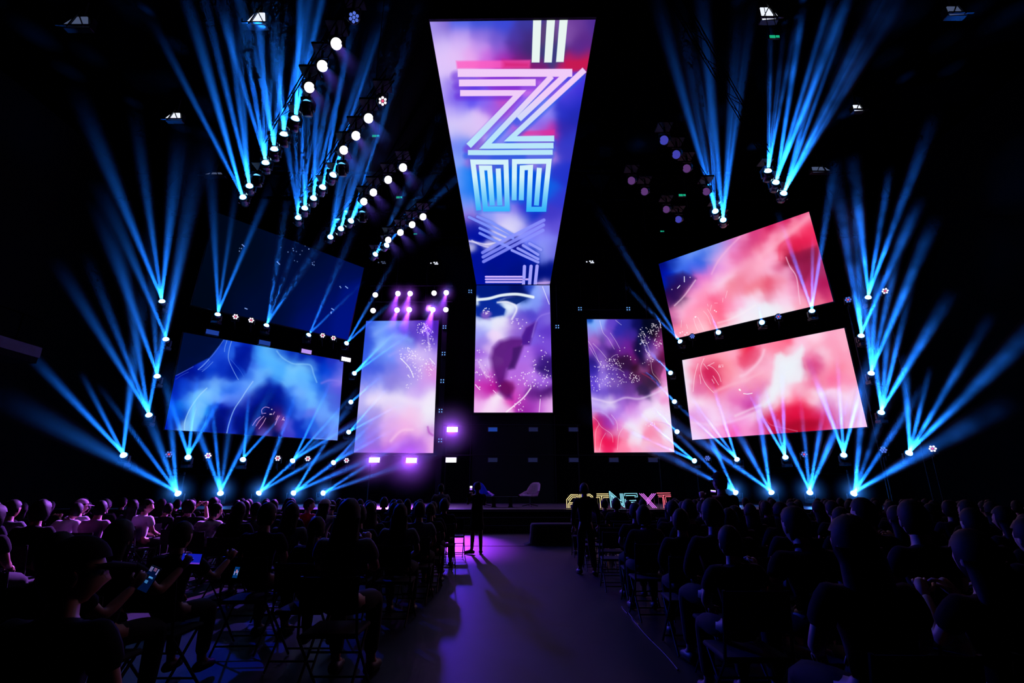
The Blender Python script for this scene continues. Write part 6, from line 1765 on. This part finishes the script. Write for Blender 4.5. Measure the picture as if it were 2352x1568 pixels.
# folding chair: seat, back and two leg frames
def chair_meshes():
    d = {}
    bm = bmesh.new(); box(bm, (0, 0.02, 0.445), (0.42, 0.40, 0.035), bevel=0.012); d['seat'] = mesh_of(bm, 'seat', M['chair'])
    bm = bmesh.new()
    box(bm, (0, -0.235, 0.735), (0.42, 0.025, 0.24), Matrix.Rotation(math.radians(8), 4, 'X'), 0.01); d['backrest'] = mesh_of(bm, 'backrest', M['chair'])
    bm = bmesh.new()
    for s in (-1, 1): tube(bm, [(s * 0.215, 0.26, 0.012), (s * 0.215, -0.18, 0.44), (s * 0.205, -0.255, 0.86)], 0.011, 6)
    tube(bm, [(-0.215, 0.205, 0.07), (0.215, 0.205, 0.07)], 0.009, 6)
    d['front_frame'] = mesh_of(bm, 'front_frame', M['black'])
    bm = bmesh.new()
    for s in (-1, 1): tube(bm, [(s * 0.195, -0.25, 0.012), (s * 0.195, 0.16, 0.43)], 0.011, 6)
    tube(bm, [(-0.195, -0.19, 0.08), (0.195, -0.19, 0.08)], 0.009, 6); tube(bm, [(-0.195, 0.02, 0.29), (0.195, 0.02, 0.29)], 0.009, 6)
    d['rear_frame'] = mesh_of(bm, 'rear_frame', M['black'])
    return d


CM = chair_meshes()


def chair(loc, yaw, label):
    root = empty('folding_chair', loc, label, 'chair', 'folding chairs in rows', (0, 0, yaw))
    for k in ('seat', 'backrest', 'front_frame', 'rear_frame'): obj(k, CM[k], None, root)
    return root


LOOKS = [
    (dict(kind='seated', hair='short', top='black'), 'short haired person in black'),
    (dict(kind='seated', hair='long', top='charcoal', hcol=0, turn=0.15), 'long haired person in charcoal'),
    (dict(kind='phone', hair='bob', top='black', nod=0.2), 'bob haired person looking down at the lap'),
    (dict(kind='seated', hair='short', top='navy', sleeves='long', trou=1, turn=-0.2), 'short haired person in navy sleeves'),
    (dict(kind='seated', hair='tail', top='olive', hcol=1), 'person with a ponytail in olive'),
    (dict(kind='lean', hair='short', top='black', sleeves='long', turn=0.1), 'person in black leaning forward'),
    (dict(kind='seated', hair='bob', top='charcoal', sleeves='long', skin=1, turn=0.25), 'bob haired person in charcoal sleeves'),
    (dict(kind='seated', hair='bun', top='navy'), 'person with a hair bun in navy'),
    (dict(kind='seated', hair='curly', top='black', skin=1), 'curly haired person in black'),
    (dict(kind='seated', hair='short', top='grey', skin=1, turn=-0.1), 'short haired person in grey'),
    (dict(kind='seated', hair='short', top='white'), 'short haired person in a white shirt'),
    (dict(kind='seated', hair='long', top='white', turn=0.1), 'long haired person in a white top'),
    (dict(kind='seated', hair='bob', top='black', cap='white', turn=0.3), 'person in a white cap'),
]
WGT = [18, 9, 8, 14, 6, 8, 8, 4, 6, 3, 0, 0, 0]
rng = random.Random(21)
# people whom the photograph singles out: (block, lens column, row depth, look, words)
FEATURED = []


def feat(x, d, kw, label, yaw=0.0, side=None, sc_=1.0):
    """a seated person whose head is seen in column x of the photograph, d metres away"""
    r = ray(x, 1180)
    FEATURED.append((r[0] / r[1] * d, d, kw, label, yaw, sc_))


feat(798, 4.25, dict(kind='phone', hair='long', top='grey', nod=0.1), 'person with long dark hair and grey shirt, nearest the aisle on the left')
feat(918, 6.4, dict(kind='seated', hair='long', top='grey', turn=0.05), 'long haired person in a pale grey shirt left of the aisle, third row')
feat(966, 7.5, dict(kind='seated', hair='short', top='grey', turn=0.1), 'short haired person in grey at the aisle edge, left block')
feat(668, 6.6, dict(kind='seated', hair='bob', top='grey', turn=-0.1), 'bob haired person in grey with lit shoulders, middle of the left block')
feat(742, 9.4, dict(kind='point', hair='bob', top='white', sleeves='long', cap='white', turn=-0.5), 'person in a white cap raising a pale sleeved arm', -0.2)
feat(705, 10.4, dict(kind='seated', hair='short', top='red', turn=-0.6), 'person in a bright red top', -0.5)
feat(545, 7.4, dict(kind='seated', hair='bob', top='charcoal', turn=0.2), 'bob haired person with blue lit shoulders in the left block')
feat(470, 8.4, dict(kind='lean', hair='short', top='white', sleeves='long', turn=-0.4), 'person in pale long sleeves leaning forward')
feat(330, 9.6, dict(kind='seated', hair='short', top='white', turn=-0.7), 'person in a bright white shirt at the left, head turned', -0.3)
feat(224, 8.2, dict(kind='seated', hair='short', top='pale', turn=0.4), 'person in a crumpled pale pink shirt at the left')
feat(178, 9.4, dict(kind='seated', hair='short', top='white', cap='pale', turn=-0.5), 'person in a pale cap and white shirt at the far left')
feat(140, 8.6, dict(kind='lean', hair='short', top='white', sleeves='long', turn=0.3), 'person in loose white sleeves at the far left')
feat(190, 2.05, dict(kind='seated', hair='short', top='black', cap='charcoal', turn=-0.9), 'person in a dark visored cap near the camera, left block')
feat(430, 8.9, dict(kind='film', hair='short', top='black', sleeves='short', turn=0.1), 'person in black filming with both hands raised')
feat(1640, 4.5, dict(kind='seated', hair='short', top='charcoal', sleeves='long'), 'person in charcoal sleeves with a blue lit shoulder, right of the aisle')
feat(1480, 6.6, dict(kind='lean', hair='curly', top='charcoal', sleeves='long', turn=-0.2), 'curly haired person leaning in, right of the aisle')
feat(1850, 3.6, dict(kind='lean', hair='short', top='black', turn=0.1), 'person in black leaning forward near the camera, right block')
feat(1985, 6.2, dict(kind='seated', hair='curly', top='navy', sleeves='long'), 'curly haired person in navy with a blue lit arm, right block')
feat(1885, 8.0, dict(kind='seated', hair='bob', top='black'), 'bob haired person in black before the outer beam light, right block')
feat(2090, 7.0, dict(kind='seated', hair='short', top='navy'), 'person in navy with a blue lit sleeve, far right')
feat(2105, 3.7, dict(kind='seated', hair='short', top='navy', turn=-0.3), 'person in navy near the camera at the far right')
feat(1990, 4.6, dict(kind='seated', hair='short', top='navy', sleeves='long', turn=0.2), 'person in navy sleeves near the camera, right block')

taken = []
for (x, d, kw, label, yaw, s_) in FEATURED:
    x = max(abs(x), 1.35) * (1 if x > 0 else -1)
    person((x, d, 0), yaw + rng.uniform(-0.05, 0.05), label, 'seated audience', kw, s_ * (1.07 if 3 < d < 5 else 0.97 if d < 3 else 1.0))
    chair((x, d - 0.02, 0), yaw, 'chair under the ' + label.split(',')[0])
    taken.append((x, d))
# people on their feet
STAND = []


def stand(x, yfoot, kw, yaw, label, h=1.0, d=None):
    if d is None:
        p = at_height(x, yfoot, 0.0)
    else:
        r = ray(x, 1150); p = V((r[0] / r[1] * d, d, 0))
    return person((p.x, p.y, 0), yaw, label, 'people on their feet', kw, h)


woman = stand(1094, 1272, dict(kind='stand_film', hair='bun', top='black', skirt=True, skin=1, turn=0.15), 0.25, 'standing person in a knee length black dress holding up a phone in the aisle', 0.985)
man = stand(1350, 1320, dict(kind='stride', hair='short', top='black', sleeves='long', turn=0.0), 0.0, 'standing person in loose black clothes at the right edge of the aisle', 0.945)
filmer = stand(1013, 0, dict(kind='stand_low', hair='short', top='grey', turn=-0.2), 0.35, 'standing person with lit shoulders filming behind the left front rows', 0.97, 13.4)
big = stand(1660, 0, dict(kind='stand_film', hair='short', top='black', sleeves='long', cap='black', turn=0.25), 0.1, 'standing person in a black cap filming, right of the aisle', 1.0, 6.9)

# phones
def grip(p, up=0.09, fw=0.07, left=0.0):
    return V((p.x + left, p.y, p.z))


PS = {'blue': ([glow('phone_blue', (0.01, 0.02, 0.75), 0.55), glow('phone_violet', (0.20, 0.05, 0.95), 0.6), glow('phone_white', (0.9, 0.85, 1.0), 1.0)],
               [(-1, 1, -0.7, 1, 0), (-1, 1, -1, -0.7, 1), (-0.75, -0.5, 0.75, 0.92, 2), (-0.2, -0.1, 0.35, 0.5, 2), (0.1, 0.22, -0.05, 0.1, 2)]),
      'stage': ([glow('phone_dark', (0.0, 0.004, 0.03), 1.0), glow('phone_lilac', (0.42, 0.36, 0.85), 0.9), glow('phone_pink', (0.75, 0.30, 0.65), 0.9), glow('phone_sky', (0.1, 0.4, 1.0), 0.8)],
                [(-1, 1, -1, 1, 0), (-0.95, -0.4, 0.6, 1, 1), (-0.15, 0.4, 0.72, 1, 2), (0.6, 0.85, 0.5, 1, 1), (-0.3, 0.6, 0.1, 0.25, 3), (-0.5, 0.1, -0.35, -0.1, 3)]),
      'small': ([glow('phone_navy', (0.0, 0.03, 0.15), 1.0), glow('phone_rose', (0.9, 0.35, 0.45), 0.9), glow('phone_pale', (0.55, 0.5, 0.9), 0.9)],
                [(-1, 1, -1, 1, 0), (-0.2, 0.4, -0.1, 0.5, 1), (-0.8, -0.4, -0.5, 0.2, 2), (0.5, 0.8, -0.5, 0.3, 2)]),
      'warm': ([glow('phone_brown', (0.06, 0.02, 0.008), 1.0), glow('phone_bluegrey', (0.25, 0.33, 0.85), 0.7), glow('phone_tan', (0.6, 0.25, 0.12), 0.7), glow('phone_cream', (0.7, 0.75, 0.7), 0.8)],
               [(-1, 1, -1, 1, 0), (-1, -0.5, -1, 1, 1), (-0.5, -0.3, -0.4, 1, 2), (0.0, 0.3, -0.9, -0.2, 3), (0.4, 1, 0.2, 0.7, 2), (0.5, 0.8, -0.7, -0.2, 2)]),
      'bright': ([glow('phone_bright', (0.9, 0.85, 1.0), 1.5), glow('phone_bright_violet', (0.35, 0.12, 1.0), 1.0)],
                 [(-1, 1, 0.1, 0.9, 0), (-1, 1, -0.7, 0.0, 1)]),
      'bands': ([glow('phone_cyan', (0.25, 0.75, 1.0), 1.1), glow('phone_hot', (1.0, 0.45, 0.75), 1.1), glow('phone_ink', (0.0, 0.01, 0.06), 1.0)],
                [(-1, 1, -1, 1, 2), (-0.95, -0.35, -0.6, 0.9, 0), (-0.2, 0.35, -0.9, 0.3, 1), (0.5, 0.8, -0.1, 0.4, 0)])}


def held(px, d, kind, label, portrait, roll=0.0, sc_=1.0, pose='phone', kw=None, plabel=None, tilt=-0.15):
    """a phone seen at px, d metres away, with the seated person who holds it"""
    p = at_depth(*px, d)
    ph = phone(p, tilt, 0.0, label, PS[kind], portrait, sc_)
    ph.rotation_euler = (tilt, roll, 0.0)
    if kw:
        J = pose_joints(kw['kind'])
        w = J['wrr'] + V((0.0, 0.06, 0.07))
        sc2 = min(1.1, max(0.9, p.z / w.z))
        person((p.x - w.x, p.y - w.y, 0), 0.0, plabel, 'seated audience', kw, sc2)
        chair((p.x - w.x, p.y - w.y - 0.02, 0), 0.0, 'chair under the ' + plabel)
        taken.append((p.x - w.x, p.y - w.y))
    return ph


held((440, 1283), 3.9, 'blue', 'wide phone with a deep blue picture, near the camera at the left', False, 0.04, 1.0, kw=dict(kind='side', hair='bob', top='black', skin=1), plabel='person holding the wide blue phone, left block')
held((343, 1330), 3.3, 'stage', 'tilted phone showing the lilac stage, near the camera at the left', True, 0.35, 0.95, kw=dict(kind='side', hair='short', top='black'), plabel='person in black holding the tilted lilac phone')
held((543, 1314), 4.6, 'small', 'small phone with rose dots above a pale knee, left block', True, 0.1, 0.6, kw=dict(kind='side', hair='short', top='charcoal', trou=1), plabel='person holding the small rose dotted phone')
held((822, 1258), 5.35, 'warm', 'wide phone with a brown and blue picture beside the long haired person', False, 0.06, 0.9, kw=dict(kind='side', hair='tail', top='black'), plabel='person holding the brown and blue phone')
held((1002, 1166), 13.75, 'bands', 'phone with cyan and pink stripes held by the standing filmer', False, -0.1, 1.6)
held((1082, 1121), woman.location.y + 0.36, 'bright', 'white and violet phone held up by the person in the dress', True, 0.0, 0.9)
held((1638, 1128), 7.25, 'bright', 'pale phone edge beside the black cap on the right', False, 0.1, 0.5)
held((1736, 1330), 4.1, 'blue', 'tilted dim blue phone near the camera on the right', True, -0.55, 0.8, kw=dict(kind='side', hair='short', top='navy'), plabel='person holding the tilted dim blue phone')

PW = [('left block', -1, 1.33), ('right block', 1, 1.62)]
for bname, s, x0 in PW:
    for ri in range(11):
        d = 2.45 + ri * 0.98
        k = 0
        seat = 0
        while True:
            x = s * (x0 + 0.57 * k + (0.12 if ri % 2 else 0.0))
            k += 1
            if abs(x) > min(9.6, 0.985 * d + 0.25) or k > 17: break
            seat += 1
            rot = -0.10 * x / 9.0 * 2.2
            if any(abs(x - a) < 0.46 and abs(d - b) < 0.62 for a, b in taken): continue
            if any(2.8 < d < b - 0.5 and a < -2.0 and b > 7 and abs(x / d - a / b) < 0.5 * (0.22 / d + 0.34 / b) for a, b in taken): continue
            if rng.random() < (0.10 if not (bname == 'right block' and seat <= 2 and 6 <= ri <= 8) else 0.8):
                if rng.random() < 0.6:
                    chair((x, d, 0), rot, 'empty black folding chair, %s row from the camera, seat %s from the aisle, %s' % (ORD[ri], ORD[seat - 1] if seat <= 16 else 'last', bname))
                continue
            i = rng.choices(range(len(LOOKS)), WGT)[0]
            kw, words = LOOKS[i]
            lab = '%s, %s row, %s from the aisle, %s' % (words, ORD[ri], ORD[seat - 1] if seat <= 16 else 'outermost', bname)
            person((x + rng.uniform(-0.03, 0.03), d + rng.uniform(-0.05, 0.05), 0), rot + rng.uniform(-0.12, 0.12), lab, 'seated audience', kw, rng.uniform(0.97, 1.04) if d < 8 else rng.uniform(0.94, 1.0))
            chair((x, d - 0.02, 0), rot, 'taken black folding chair, %s row from the camera, seat %s from the aisle, %s' % (ORD[ri], ORD[seat - 1] if seat <= 16 else 'last', bname))
